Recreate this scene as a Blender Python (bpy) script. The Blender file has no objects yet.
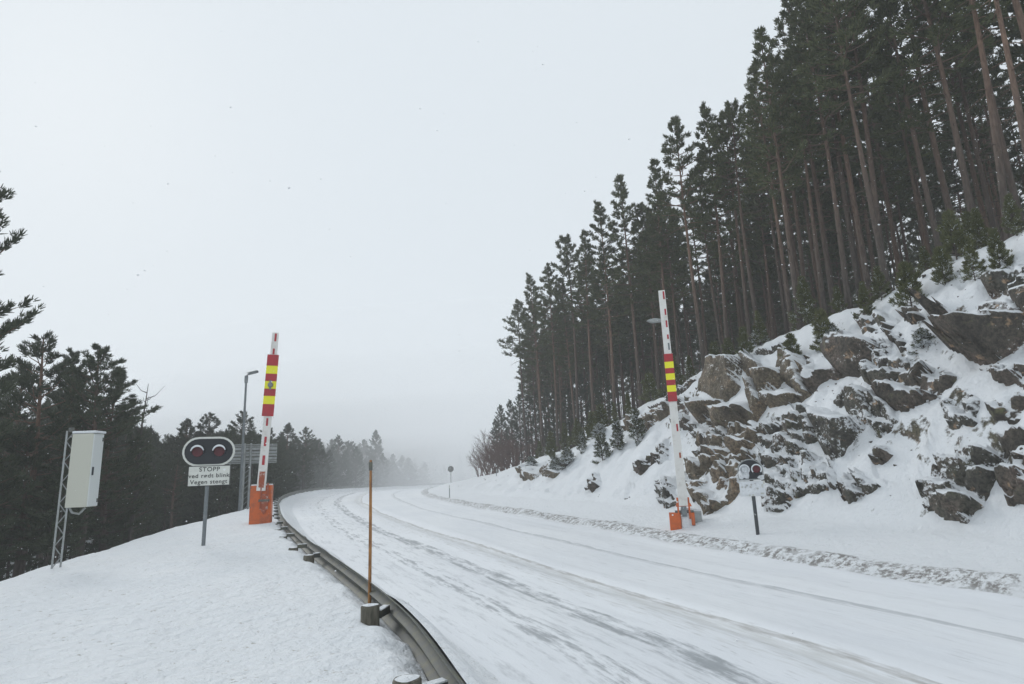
import bpy, math, random
import numpy as np
from mathutils import Vector, Matrix
R=math.radians
random.seed(7); rng=np.random.default_rng(11)
scene=bpy.context.scene; COL=scene.collection

# ------------------------------------------------------------ camera
FPX=600.; EYE=2.15; PITCH=math.atan(127/600.); ROLL=R(2.3)
_cp,_sp,_cr,_sr=math.cos(PITCH),math.sin(PITCH),math.cos(ROLL),math.sin(ROLL)
FW=Vector((0,_cp,_sp)); U0=Vector((0,-_sp,_cp)); R0=Vector((1,0,0))
RT=_cr*R0-_sr*U0; UP=_sr*R0+_cr*U0
cam=bpy.data.cameras.new('camera'); cam_o=bpy.data.objects.new('camera',cam); COL.objects.link(cam_o)
m=Matrix((RT,UP,-FW)).transposed().to_4x4(); m.translation=(0,0,EYE); cam_o.matrix_world=m
cam.sensor_width=36; cam.lens=FPX/1024*36; cam.clip_start=.05; cam.clip_end=3000
scene.camera=cam_o
def ray(px,py):
    return FW+RT*((px-512)/FPX)+UP*((342-py)/FPX)
def at_depth(px,py,Y):
    d=ray(px,py); t=Y/d.y; return Vector((d.x*t,Y,EYE+d.z*t))
def at_z(px,py,z):
    d=ray(px,py); t=(z-EYE)/d.z; return Vector((d.x*t,d.y*t,z))

# ------------------------------------------------------------ sky, sun, exposure
SUN_EL,SUN_AZ=R(30),R(-40)
world=bpy.data.worlds.new('World'); scene.world=world; world.use_nodes=True
nt=world.node_tree; nt.nodes.clear()
wo=nt.nodes.new('ShaderNodeOutputWorld'); bg=nt.nodes.new('ShaderNodeBackground'); bg.inputs[1].default_value=.1
sk=nt.nodes.new('ShaderNodeTexSky'); sk.sky_type='NISHITA'; sk.sun_disc=False; sk.sun_elevation=SUN_EL; sk.sun_rotation=SUN_AZ
mx=nt.nodes.new('ShaderNodeMix'); mx.data_type='RGBA'; mx.inputs[0].default_value=.96
nt.links.new(sk.outputs[0],mx.inputs[6]); mx.inputs[7].default_value=(6.5,7.03,7.45,1)
nt.links.new(mx.outputs[2],bg.inputs[0]); nt.links.new(bg.outputs[0],wo.inputs[0])
sun=bpy.data.lights.new('sun','SUN'); sun.energy=.8; sun.angle=R(22); sun.color=(1,.98,.95)
sun_o=bpy.data.objects.new('sun',sun); COL.objects.link(sun_o)
sdir=Vector((math.sin(SUN_AZ)*math.cos(SUN_EL),math.cos(SUN_AZ)*math.cos(SUN_EL),math.sin(SUN_EL)))
sun_o.rotation_euler=(-sdir).to_track_quat('-Z','Y').to_euler()
vs=scene.view_settings; vs.view_transform='Standard'; vs.look='None'; vs.exposure=.27; vs.gamma=1
cy=scene.cycles; cy.volume_bounces=8; cy.max_bounces=12; cy.diffuse_bounces=4; cy.use_denoising=True
cy.volume_step_rate=1; cy.use_adaptive_sampling=True; cy.adaptive_threshold=.015
HAZE_DENSITY=.0017

# ------------------------------------------------------------ numpy noise
def _h(ix,iy,iz,s):
    n=(ix*374761393+iy*668265263+iz*2147483647+s*1274126177)&0xffffffff
    n=((n^(n>>13))*1274126177)&0xffffffff; n=n^(n>>16)
    return (n&0xffff)/65535.
def vnoise(x,y,z=None,s=0):
    x=np.asarray(x,float); y=np.asarray(y,float); z=np.zeros_like(x) if z is None else z
    i,j,k=[np.floor(a).astype(np.int64) for a in (x,y,z)]
    fx,fy,fz=x-i,y-j,z-k; fx,fy,fz=[a*a*(3-2*a) for a in (fx,fy,fz)]
    r=0
    for a in (0,1):
        for b in (0,1):
            for c in (0,1):
                w=(fx if a else 1-fx)*(fy if b else 1-fy)*(fz if c else 1-fz)
                r=r+w*_h(i+a,j+b,k+c,s)
    return r*2-1
def fbm(x,y,o=4,s=0,g=.5):
    a=1;r=0;t=0
    for k in range(o):
        r=r+a*vnoise(x*2**k,y*2**k,s=s+k*17); t+=a; a*=g
    return r/t
def worley(x,y,s=0,jit=.9):
    """nearest cell id, its centre, distance difference to the second cell"""
    i,j=np.floor(x).astype(np.int64),np.floor(y).astype(np.int64)
    b1=np.full(x.shape,1e9); b2=b1.copy(); ci=np.zeros(x.shape,np.int64); cj=ci.copy(); cx=np.zeros(x.shape); cyy=cx.copy()
    z=np.zeros_like(i)
    for a in (-1,0,1):
        for b in (-1,0,1):
            px=i+a+.5+jit*(_h(i+a,j+b,z,s)-.5); py=j+b+.5+jit*(_h(i+a,j+b,z,s+5)-.5)
            d=np.hypot(x-px,y-py); n=d<b1
            b2=np.where(n,b1,np.minimum(b2,d)); b1=np.where(n,d,b1)
            ci=np.where(n,i+a,ci); cj=np.where(n,j+b,cj); cx=np.where(n,px,cx); cyy=np.where(n,py,cyy)
    return ci,cj,cx,cyy,b2-b1
def sstep(a,b,x):
    t=np.clip((x-a)/(b-a),0,1); return t*t*(3-2*t)

# ------------------------------------------------------------ road plan and terrain heights
PAIR=[((40,-110),(48.3,-107.5)),((24,-66),(32.3,-63.3)),((8.4,-22),(16.6,-19.3)),((2.75,-5),(11.0,-2.2)),((1.1,0),(9.35,2.75)),((-.4,4.42),(7.45,8.4)),((-1.34,7.03),(6.35,11.1)),
 ((-3.19,11.02),(4.8,15)),((-5.52,15.85),(2.9,20.5)),((-8.98,23.6),(.2,28.2)),((-12.45,32.2),(-3.1,37.5)),((-16.67,43.1),(-6.6,48.8)),
 ((-21,56),(-9.6,61.5)),((-25,72),(-11.6,75)),((-26.5,88),(-11.5,86)),((-24,102),(-8.5,96)),((-17,115),(-2,104.5)),((-4,125.5),(8,112)),((15,133),(24,119)),((45,143),(50,129)),((90,158),(95,144))]
def catmull(pts,n):
    P=np.array(pts,float); P=np.vstack([2*P[0]-P[1],P,2*P[-1]-P[-2]]); out=[]
    for i in range(1,len(P)-2):
        t=np.linspace(0,1,n,endpoint=False)[:,None]
        a,b,c,d=P[i-1],P[i],P[i+1],P[i+2]
        out.append(.5*((2*b)+(-a+c)*t+(2*a-5*b+4*c-d)*t*t+(-a+3*b-3*c+d)*t**3))
    out.append(P[-2][None]); return np.vstack(out)
LFT=catmull([p[0] for p in PAIR],8); RGT=catmull([p[1] for p in PAIR],8)
def sdist(x,y,L):
    sh=np.shape(x); X=np.ravel(x).astype(float); Y=np.ravel(y).astype(float)
    best=np.full(X.shape,1e9); yy=np.zeros(X.shape)
    for a,b in zip(L[:-1],L[1:]):
        d=b-a; l2=d@d
        if l2<1e-9: continue
        t=np.clip(((X-a[0])*d[0]+(Y-a[1])*d[1])/l2,0,1)
        qx,qy=a[0]+t*d[0],a[1]+t*d[1]; e=np.hypot(X-qx,Y-qy); s=np.where(d[1]*(X-qx)-d[0]*(Y-qy)>=0,1,-1)
        n=e<np.abs(best); best=np.where(n,s*e,best); yy=np.where(n,qy,yy)
    return best.reshape(sh),yy.reshape(sh)
def z_road(y): return -.75*sstep(78,128,y)
HY=[-120,0,10,12,16,18,21,26,32,39,48,63,80,100,130,160]; HZ=[8,8.3,8.3,8.2,8.0,7.6,7.3,6.6,5.5,3.9,3.1,1.9,1.6,2.2,3,3]
WY=[-120,0,10,24,35,45,160]; WW=[6,5.6,5.4,3.1,1.0,.5,.5]
def height(x,y,detail=True):
    x=np.asarray(x,float); y=np.asarray(y,float)
    dl,yl=sdist(x,y,LFT); dl=-dl; dr,yr=sdist(x,y,RGT)
    z=z_road(np.where(dl>0,yl,yr))-.15+0*x
    # left bank: lip, flat top, fall to the woods
    w=np.interp(yl,WY,WW)
    lip=.20+.13*fbm(x*1.1,y*1.1,2,3)
    up=sstep(lip-.16,lip+.16,dl+.10*fbm(x*3,y*3,2,9))
    top=.60+.07*fbm(x*.35,y*.35,3,21)+.0*dl
    if detail: top=top+.030*fbm(x*1.7,y*1.7,4,5)+.012*fbm(x*6,y*6,3,8)*(1+fbm(x*.8,y*.8,2,14))
    far=sstep(40,55,yl); top=top*(1-.55*far)
    lo=.12+.34*sstep(-.02,.06,dl); zl=z_road(yl)+lo+(top-lo)*up
    o=np.maximum(0,dl-w); o=np.where(o<1.5,o*o/3,o-.75)
    drop=.62*o; lim=np.interp(yl,[0,30,50,90,140],[8.5,7,4,3,3])
    drop=lim*(1-np.exp(-drop/lim))
    zl=zl-drop+sstep(2,8,dl-w)*.35*fbm(x*.15,y*.15,3,31)
    z=np.where(dl>0,zl,z)
    # right: ridge, verge, rocky slope, forest floor
    H=np.interp(yr,HY,HZ)
    verge=z_road(yr)-.15+.30*sstep(.3,.85,dr)+.47*sstep(.6,3.,dr)+.05*fbm(x*.6,y*.6,3,41)
    d0=2.5+.5*vnoise(x*.25,y*.25,s=51)
    t=np.clip((dr-d0)/(9.3-d0),0,1)
    prof=.78*t+.22*t*t*(3-2*t); prof=np.where(t>.93,prof-(t-.93)**2*3.0,prof)
    zr=verge+(H-.62)*prof+np.maximum(0,dr-9.3)*.13
    zr=zr+sstep(0,.15,t)*np.clip(H/6,.3,1)*(.34*fbm(x*.45,y*.45,3,71))
    if detail:
        am=sstep(0,.12,t)*(1-.5*sstep(.9,1,t))*np.clip(H/6,.3,1)
        ci,cj,cx,cyy,e=worley(x*1.1+.4*fbm(x,y,2,61),y*.9+.4*fbm(x+7,y,2,62),s=7)
        zr=zr+am*(.30*(_h(ci,cj,0*ci,3)-.5)*sstep(0,.2,e)+.20*fbm(x*1.9,y*1.9,4,77)*(1+1.2*fbm(x*.4,y*.4,2,79)))
        zr=zr+.012*fbm(x*4,y*4,3,88)
    z=np.where(dr>0,zr,z)
    return z,dl,dr
def ground_hit(px,py,Y0,Y1):
    d=ray(px,py); Y=np.linspace(Y0,Y1,900); t=Y/d.y; X=d.x*t; Z=EYE+d.z*t; z,_,_=height(X,Y)
    k=int(np.argmax(Z<=z)); return Vector((float(X[k]),float(Y[k]),float(z[k])))
def hz(x,y): return float(height(np.array([x]),np.array([y]))[0][0])

# ------------------------------------------------------------ materials
def N(nt,t,**k):
    n=nt.nodes.new(t)
    for a,b in k.items(): setattr(n,a,b)
    return n
def mat(name,color=(.5,.5,.5),rough=.6,metal=0):
    m=bpy.data.materials.new(name); m.use_nodes=True; b=m.node_tree.nodes['Principled BSDF']
    b.inputs['Base Color'].default_value=(*color,1); b.inputs['Roughness'].default_value=rough; b.inputs['Metallic'].default_value=metal
    return m
def noise(nt,scale,detail=4,vec=None,rough=.55,dist=0):
    n=N(nt,'ShaderNodeTexNoise'); n.inputs['Scale'].default_value=scale; n.inputs['Detail'].default_value=detail
    n.inputs['Roughness'].default_value=rough; n.inputs['Distortion'].default_value=dist
    if vec is not None: nt.links.new(vec,n.inputs['Vector'])
    return n.outputs['Fac']
def ramp(nt,fac,lo,hi,c0=(0,0,0),c1=(1,1,1),mid=None):
    r=N(nt,'ShaderNodeValToRGB'); e=r.color_ramp.elements; e[0].position=lo; e[1].position=hi
    e[0].color=(*c0,1); e[1].color=(*c1,1)
    if mid: q=e.new(mid[0]); q.color=(*mid[1],1)
    nt.links.new(fac,r.inputs[0]); return r.outputs[0]
def mixc(nt,f,a,b):
    n=N(nt,'ShaderNodeMix',data_type='RGBA')
    for s,v in ((0,f),(6,a),(7,b)):
        if isinstance(v,(int,float)): n.inputs[s].default_value=v
        elif isinstance(v,tuple): n.inputs[s].default_value=(*v,1)
        else: nt.links.new(v,n.inputs[s])
    return n.outputs[2]
def mth(nt,op,a,b=None,c=None,clamp=False):
    n=N(nt,'ShaderNodeMath',operation=op); n.use_clamp=clamp
    for i,v in enumerate((a,b,c)):
        if v is None: continue
        if isinstance(v,(int,float)): n.inputs[i].default_value=v
        else: nt.links.new(v,n.inputs[i])
    return n.outputs[0]
def bump(nt,h,strength,dist=.05,prev=None):
    b=N(nt,'ShaderNodeBump'); b.inputs['Strength'].default_value=strength; b.inputs['Distance'].default_value=dist
    nt.links.new(h,b.inputs['Height'])
    if prev is not None: nt.links.new(prev,b.inputs['Normal'])
    return b.outputs[0]
def pos(nt): return N(nt,'ShaderNodeNewGeometry').outputs['Position']
SNOW=(.80,.825,.85)
def m_snow(name,specks=0.,grain=1.):
    m=mat(name,SNOW,.75); nt=m.node_tree; b=nt.nodes['Principled BSDF']; p=pos(nt)
    c=ramp(nt,noise(nt,.7,5,p),.3,.7,(.77,.80,.83),(.83,.85,.87))
    if specks:
        sp=noise(nt,9,3,p,.7); c=mixc(nt,ramp(nt,sp,.665-.03*specks,.72),c,(.42,.40,.37))
    nt.links.new(c,b.inputs['Base Color'])
    n1=bump(nt,noise(nt,5,6,p,.6),.8*grain,.16); n2=bump(nt,noise(nt,45,4,p),.5,.015,n1)
    nt.links.new(n2,b.inputs['Normal']); return m
def m_rock(name,thr=.62,frost=.5,cols=((.095,.08,.062),(.30,.225,.155),(.20,.165,.115)),spread=.16):
    """rock on steep faces, snow settled where the surface faces up, frost speckles in the grain"""
    m=mat(name,(.2,.18,.15),.85); nt=m.node_tree; b=nt.nodes['Principled BSDF']; p=pos(nt)
    g=N(nt,'ShaderNodeNewGeometry'); sx=N(nt,'ShaderNodeSeparateXYZ'); nt.links.new(g.outputs['Normal'],sx.inputs[0])
    rc=ramp(nt,noise(nt,1.1,6,p,.6),.33,.66,cols[0],cols[1],(.5,cols[2]))
    rc=mixc(nt,ramp(nt,noise(nt,11,6,p,.75),.42,.58),mixc(nt,.72,rc,(.025,.023,.021)),rc)
    rc=mixc(nt,ramp(nt,noise(nt,2.3,5,p,.65),.6,.75),rc,(.15,.15,.08))
    rc=mixc(nt,ramp(nt,noise(nt,3.1,4,p,.6,.6),.62,.7),rc,(.32,.22,.14))
    up=mth(nt,'ADD',sx.outputs[2],mth(nt,'MULTIPLY',mth(nt,'SUBTRACT',noise(nt,3.2,6,p,.65),.5),.75))
    s1=N(nt,'ShaderNodeMapRange'); nt.links.new(up,s1.inputs[0]); s1.inputs[1].default_value=thr-spread/2; s1.inputs[2].default_value=thr+spread/2
    fr=noise(nt,11,5,p,.7); big=noise(nt,.55,3,p)
    fr=mth(nt,'ADD',fr,mth(nt,'ADD',mth(nt,'MULTIPLY',mth(nt,'SUBTRACT',big,.5),.55),mth(nt,'MULTIPLY',mth(nt,'SUBTRACT',sx.outputs[2],.3),.22)))
    s2=N(nt,'ShaderNodeMapRange'); nt.links.new(fr,s2.inputs[0]); s2.inputs[1].default_value=.70-.16*frost; s2.inputs[2].default_value=.76-.16*frost
    sm=mth(nt,'MAXIMUM',s1.outputs[0],mth(nt,'MULTIPLY',s2.outputs[0],.9),clamp=True)
    nt.links.new(mixc(nt,sm,rc,SNOW),b.inputs['Base Color'])
    hh=mth(nt,'MULTIPLY',noise(nt,6,8,p,.65),1)
    n1=bump(nt,hh,.8,.12); n2=bump(nt,noise(nt,35,4,p,.6),.5,.015,n1)
    nt.links.new(n2,b.inputs['Normal']); return m
M={}
M['snow']=m_snow('bank_snow',1.0)
M['hill']=m_rock('hillside_snow',.47,.22,((.06,.05,.04),(.17,.135,.10),(.13,.12,.075)),spread=.08)
M['rock']=m_rock('brown_rock',.60,.5)
M['rock_frost']=m_rock('frosted_rock',.46,1.05,((.06,.055,.05),(.20,.16,.13),(.12,.115,.09)))
M['rock_dark']=m_rock('dark_rock',.58,.42,((.06,.052,.045),(.18,.14,.115),(.11,.095,.075)))
def m_road():
    m=mat('snowy_road',SNOW,.6); nt=m.node_tree; b=nt.nodes['Principled BSDF']
    uv=N(nt,'ShaderNodeUVMap',uv_map='UVMap').outputs[0]; sx=N(nt,'ShaderNodeSeparateXYZ'); nt.links.new(uv,sx.inputs[0])
    s,u=sx.outputs[0],sx.outputs[1]           # s metres along, u metres across a 9 m carriageway
    cmb=N(nt,'ShaderNodeCombineXYZ'); nt.links.new(mth(nt,'MULTIPLY',s,.12),cmb.inputs[0]); nt.links.new(u,cmb.inputs[1])
    st=cmb.outputs[0]
    cm2=N(nt,'ShaderNodeCombineXYZ'); nt.links.new(mth(nt,'MULTIPLY',s,.35),cm2.inputs[0]); nt.links.new(u,cm2.inputs[1]); st2=cm2.outputs[0]
    wob=mth(nt,'MULTIPLY',mth(nt,'SUBTRACT',noise(nt,.08,2,uv),.5),.8)
    uu=mth(nt,'ADD',u,wob)
    p=pos(nt)
    snow=ramp(nt,noise(nt,.5,5,st2),.3,.7,(.74,.765,.80),(.83,.85,.87))
    def band(c,w,soft):
        d=mth(nt,'ABSOLUTE',mth(nt,'SUBTRACT',uu,c)); r=N(nt,'ShaderNodeMapRange'); nt.links.new(d,r.inputs[0])
        r.inputs[1].default_value=w; r.inputs[2].default_value=w+soft; r.inputs[3].default_value=1; r.inputs[4].default_value=0
        r.interpolation_type='SMOOTHSTEP'; return r.outputs[0]
    streak=noise(nt,7,5,st,.65); patch=noise(nt,1.6,5,st2,.7); streak2=noise(nt,16,3,st,.6)
    def mask(bd,nz,lo,hi,k):
        r=N(nt,'ShaderNodeMapRange'); nt.links.new(mth(nt,'ADD',nz,mth(nt,'MULTIPLY',mth(nt,'SUBTRACT',bd,1),.35)),r.inputs[0])
        r.inputs[1].default_value=lo; r.inputs[2].default_value=hi; return mth(nt,'MULTIPLY',r.outputs[0],k,clamp=True)
    fine=noise(nt,13,5,st2,.75)
    mixn=mth(nt,'ADD',mth(nt,'ADD',mth(nt,'MULTIPLY',streak,.55),mth(nt,'MULTIPLY',patch,.25)),mth(nt,'MULTIPLY',fine,.20))
    col=snow; asph=(.20,.22,.235); slush=(.50,.50,.48)
    col=mixc(nt,mask(band(2.5,.8,1.3),mixn,.50,.60,.34),col,asph)
    col=mixc(nt,mask(band(3.25,.13,.32),mixn,.43,.54,.68),col,asph)
    col=mixc(nt,mask(band(2.15,.12,.4),mixn,.48,.57,.55),col,asph)
    col=mixc(nt,mask(band(1.2,.1,.35),mixn,.5,.64,.5),col,asph)
    col=mixc(nt,mask(band(4.5,.10,.35),streak,.34,.66,.6),col,slush)
    col=mixc(nt,mask(band(4.72,.02,.09),streak2,.3,.6,.8),col,(.36,.35,.33))
    col=mixc(nt,mask(band(4.2,.25,.5),streak2,.45,.7,.5),col,slush)
    col=mixc(nt,mask(band(7.0,.03,.08),streak2,.25,.55,.85),col,(.47,.49,.51))
    col=mixc(nt,mask(band(6.85,.02,.06),streak,.4,.6,.7),col,(.52,.54,.56))
    col=mixc(nt,mask(band(7.9,.05,.3),streak2,.45,.7,.5),col,(.6,.62,.64))
    col=mixc(nt,mask(band(6.0,.3,.9),streak2,.52,.72,.3),col,(.6,.62,.64))
    nt.links.new(col,b.inputs['Base Color'])
    n1=bump(nt,noise(nt,2.2,5,st,.6),.35,.05); n2=bump(nt,noise(nt,30,4,p),.3,.012,n1)
    nt.links.new(n2,b.inputs['Normal']); return m
M['road']=m_road()
def m_dirty():
    m=mat('dirty_ridge_snow',SNOW,.8); nt=m.node_tree; b=nt.nodes['Principled BSDF']; p=pos(nt)
    c=mixc(nt,ramp(nt,noise(nt,7,6,p,.75),.45,.56),SNOW,(.25,.24,.23))
    uv=N(nt,'ShaderNodeUVMap',uv_map='UVMap').outputs[0]; sx=N(nt,'ShaderNodeSeparateXYZ'); nt.links.new(uv,sx.inputs[0])
    d=mth(nt,'ABSOLUTE',mth(nt,'SUBTRACT',sx.outputs[1],.42)); r=N(nt,'ShaderNodeMapRange'); nt.links.new(d,r.inputs[0]); r.inputs[1].default_value=.2; r.inputs[2].default_value=.5; r.inputs[3].default_value=1; r.inputs[4].default_value=0
    c=mixc(nt,r.outputs[0],SNOW,c)
    c=mixc(nt,ramp(nt,noise(nt,1.7,4,p,.6),.30,.50),SNOW,c)
    nt.links.new(c,b.inputs['Base Color']); nt.links.new(bump(nt,noise(nt,14,6,p,.7),.8,.06),b.inputs['Normal']); return m
M['ridge']=m_dirty()
def m_bark():
    m=mat('pine_bark',(.1,.07,.05),.9); nt=m.node_tree; b=nt.nodes['Principled BSDF']
    tc=N(nt,'ShaderNodeTexCoord').outputs['Object']; sx=N(nt,'ShaderNodeSeparateXYZ'); nt.links.new(tc,sx.inputs[0])
    mp=N(nt,'ShaderNodeMapping'); mp.inputs['Scale'].default_value=(6,6,1.2); nt.links.new(tc,mp.inputs[0])
    low=ramp(nt,noise(nt,2.5,5,mp.outputs[0]),.35,.65,(.05,.04,.034),(.15,.12,.10))
    hi=ramp(nt,noise(nt,3,5,mp.outputs[0]),.35,.65,(.13,.075,.05),(.25,.155,.105))
    f=N(nt,'ShaderNodeMapRange'); nt.links.new(sx.outputs[2],f.inputs[0]); f.inputs[1].default_value=1.5; f.inputs[2].default_value=7
    c=mixc(nt,f.outputs[0],low,hi)
    oi=N(nt,'ShaderNodeObjectInfo').outputs['Random']; c=mixc(nt,mth(nt,'MULTIPLY',oi,.6),c,(.05,.045,.04))
    nt.links.new(c,b.inputs['Base Color']); nt.links.new(bump(nt,noise(nt,4,5,mp.outputs[0]),.7,.03),b.inputs['Normal']); return m
M['bark']=m_bark()
def m_needles(name,a,b_,snow=0.):
    m=mat(name,a,.75); nt=m.node_tree; b=nt.nodes['Principled BSDF']; g=N(nt,'ShaderNodeNewGeometry')
    c=mixc(nt,g.outputs['Random Per Island'],a,b_)
    oi=N(nt,'ShaderNodeObjectInfo').outputs['Random']; c=mixc(nt,mth(nt,'MULTIPLY',oi,.35),c,tuple(v*.6 for v in a))
    if snow:
        sx=N(nt,'ShaderNodeSeparateXYZ'); nt.links.new(g.outputs['True Normal'],sx.inputs[0])
        q=mth(nt,'ADD',mth(nt,'ABSOLUTE',sx.outputs[2]),mth(nt,'MULTIPLY',mth(nt,'SUBTRACT',noise(nt,4,3,g.outputs['Position']),.5),1.2))
        r=N(nt,'ShaderNodeMapRange'); nt.links.new(q,r.inputs[0]); r.inputs[1].default_value=1.1-snow; r.inputs[2].default_value=1.15-snow
        c=mixc(nt,r.outputs[0],c,SNOW)
    nt.links.new(c,b.inputs['Base Color']); return m
M['needles']=m_needles('pine_needles',(.048,.062,.024),(.12,.13,.048))
M['needles_left']=m_needles('dark_pine_needles',(.04,.055,.03),(.095,.11,.06))
M['needles_young']=m_needles('young_pine_needles',(.075,.092,.032),(.17,.17,.068),.2)
M['needles_snowy']=m_needles('snowy_needles',(.06,.075,.035),(.11,.115,.055),.42)
M['twig']=mat('bare_twigs',(.14,.085,.07),.9)
M['deadwood']=mat('dead_wood',(.09,.08,.07),.9)
M['steel']=mat('galvanised_steel',(.36,.38,.38),.5,.55)
M['steel_dark']=mat('weathered_steel',(.13,.135,.13),.6,.4)
M['grey_paint']=mat('grey_paint',(.17,.19,.20),.5)
M['white_paint']=mat('white_paint',(.74,.73,.70),.45)
M['red_paint']=mat('red_reflective',(.42,.02,.03),.45)
M['yellow']=mat('yellow_reflective',(.85,.80,.02),.45)
M['orange']=mat('orange_paint',(.62,.13,.025),.5)
M['orange_dark']=mat('dull_orange_paint',(.33,.075,.03),.6)
M['black']=mat('black_enamel',(.012,.015,.02),.4)
M['lens']=mat('red_lens',(.10,.008,.014),.3)
M['dark_pole']=mat('dark_pole_paint',(.05,.055,.06),.5)
M['beige']=mat('beige_enamel',(.50,.50,.43),.45)
M['beige_side']=mat('light_beige_enamel',(.64,.67,.66),.45)
M['letter']=mat('black_lettering',(.04,.04,.04),.6)
M['sign_white']=mat('white_sheet',(.70,.71,.66),.45)
M['stick']=mat('stick_brown',(.42,.20,.06),.6)
M['wood']=mat('post_wood',(.16,.15,.12),.9)
def wear(m,c2,scale,lo,hi,k=1.,stretch=None):
    nt=m.node_tree; b=nt.nodes['Principled BSDF']; c=tuple(b.inputs['Base Color'].default_value[:3])
    tc=N(nt,'ShaderNodeTexCoord').outputs['Object']
    if stretch: mp=N(nt,'ShaderNodeMapping'); mp.inputs['Scale'].default_value=stretch; nt.links.new(tc,mp.inputs[0]); tc=mp.outputs[0]
    n=noise(nt,scale,6,tc,.65); f=mth(nt,'MULTIPLY',ramp(nt,n,lo,hi),k)
    nt.links.new(mixc(nt,f,c,c2),b.inputs['Base Color']); nt.links.new(bump(nt,n,.25,.01),b.inputs['Normal'])
wear(M['orange'],(.34,.09,.04),3,.45,.7); wear(M['white_paint'],(.50,.47,.42),4,.5,.75,.7); wear(M['beige'],(.50,.50,.43),2.5,.45,.75,.6)
wear(M['steel'],(.20,.20,.18),5,.45,.7,.7); wear(M['steel_dark'],(.17,.17,.125),6,.45,.65); wear(M['wood'],(.07,.065,.05),4,.4,.65,1,(6,6,1))
wear(M['dark_pole'],(.6,.62,.64),7,.58,.64); wear(M['grey_paint'],(.3,.31,.31),5,.5,.7,.6); wear(M['red_paint'],(.3,.03,.04),4,.45,.7); wear(M['stick'],(.16,.07,.03),5,.4,.65,1,(4,4,1)); wear(M['sign_white'],(.55,.55,.5),4,.5,.75,.6)
wear(M['orange_dark'],(.6,.5,.45),9,.55,.65,.8)

# ------------------------------------------------------------ object helpers
def tag(o,label=None,cat=None,group=None,kind=None):
    if label: o['label']=label
    if cat: o['category']=cat
    if group: o['group']=group
    if kind: o['kind']=kind
    return o
def empty(name,loc,rz=0,label=None,cat=None,group=None):
    o=bpy.data.objects.new(name,None); COL.objects.link(o); o.location=loc; o.rotation_euler=(0,0,rz); o.empty_display_size=.2
    return tag(o,label,cat,group)
def link(name,me,parent=None,loc=None):
    o=bpy.data.objects.new(name,me); COL.objects.link(o)
    if parent is not None: o.parent=parent
    if loc is not None: o.location=loc
    return o
def mesh(name,v,f,mt,smooth=False,uv=None):
    me=bpy.data.meshes.new(name); v=np.asarray(v,np.float32); f=np.asarray(f,np.int32)
    if f.ndim==2:
        k=f.shape[1]; me.vertices.add(len(v)); me.vertices.foreach_set('co',v.ravel())
        me.loops.add(f.size); me.loops.foreach_set('vertex_index',f.ravel())
        me.polygons.add(len(f)); me.polygons.foreach_set('loop_start',np.arange(0,f.size,k,dtype=np.int32)); me.polygons.foreach_set('loop_total',np.full(len(f),k,np.int32))
        if uv is not None:
            l=me.uv_layers.new(name='UVMap'); l.data.foreach_set('uv',np.asarray(uv,np.float32)[f.ravel()].ravel())
        me.update(calc_edges=True); me.validate()
    me.materials.append(mt)
    if smooth: me.polygons.foreach_set('use_smooth',np.ones(len(me.polygons),bool))
    return me
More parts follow.
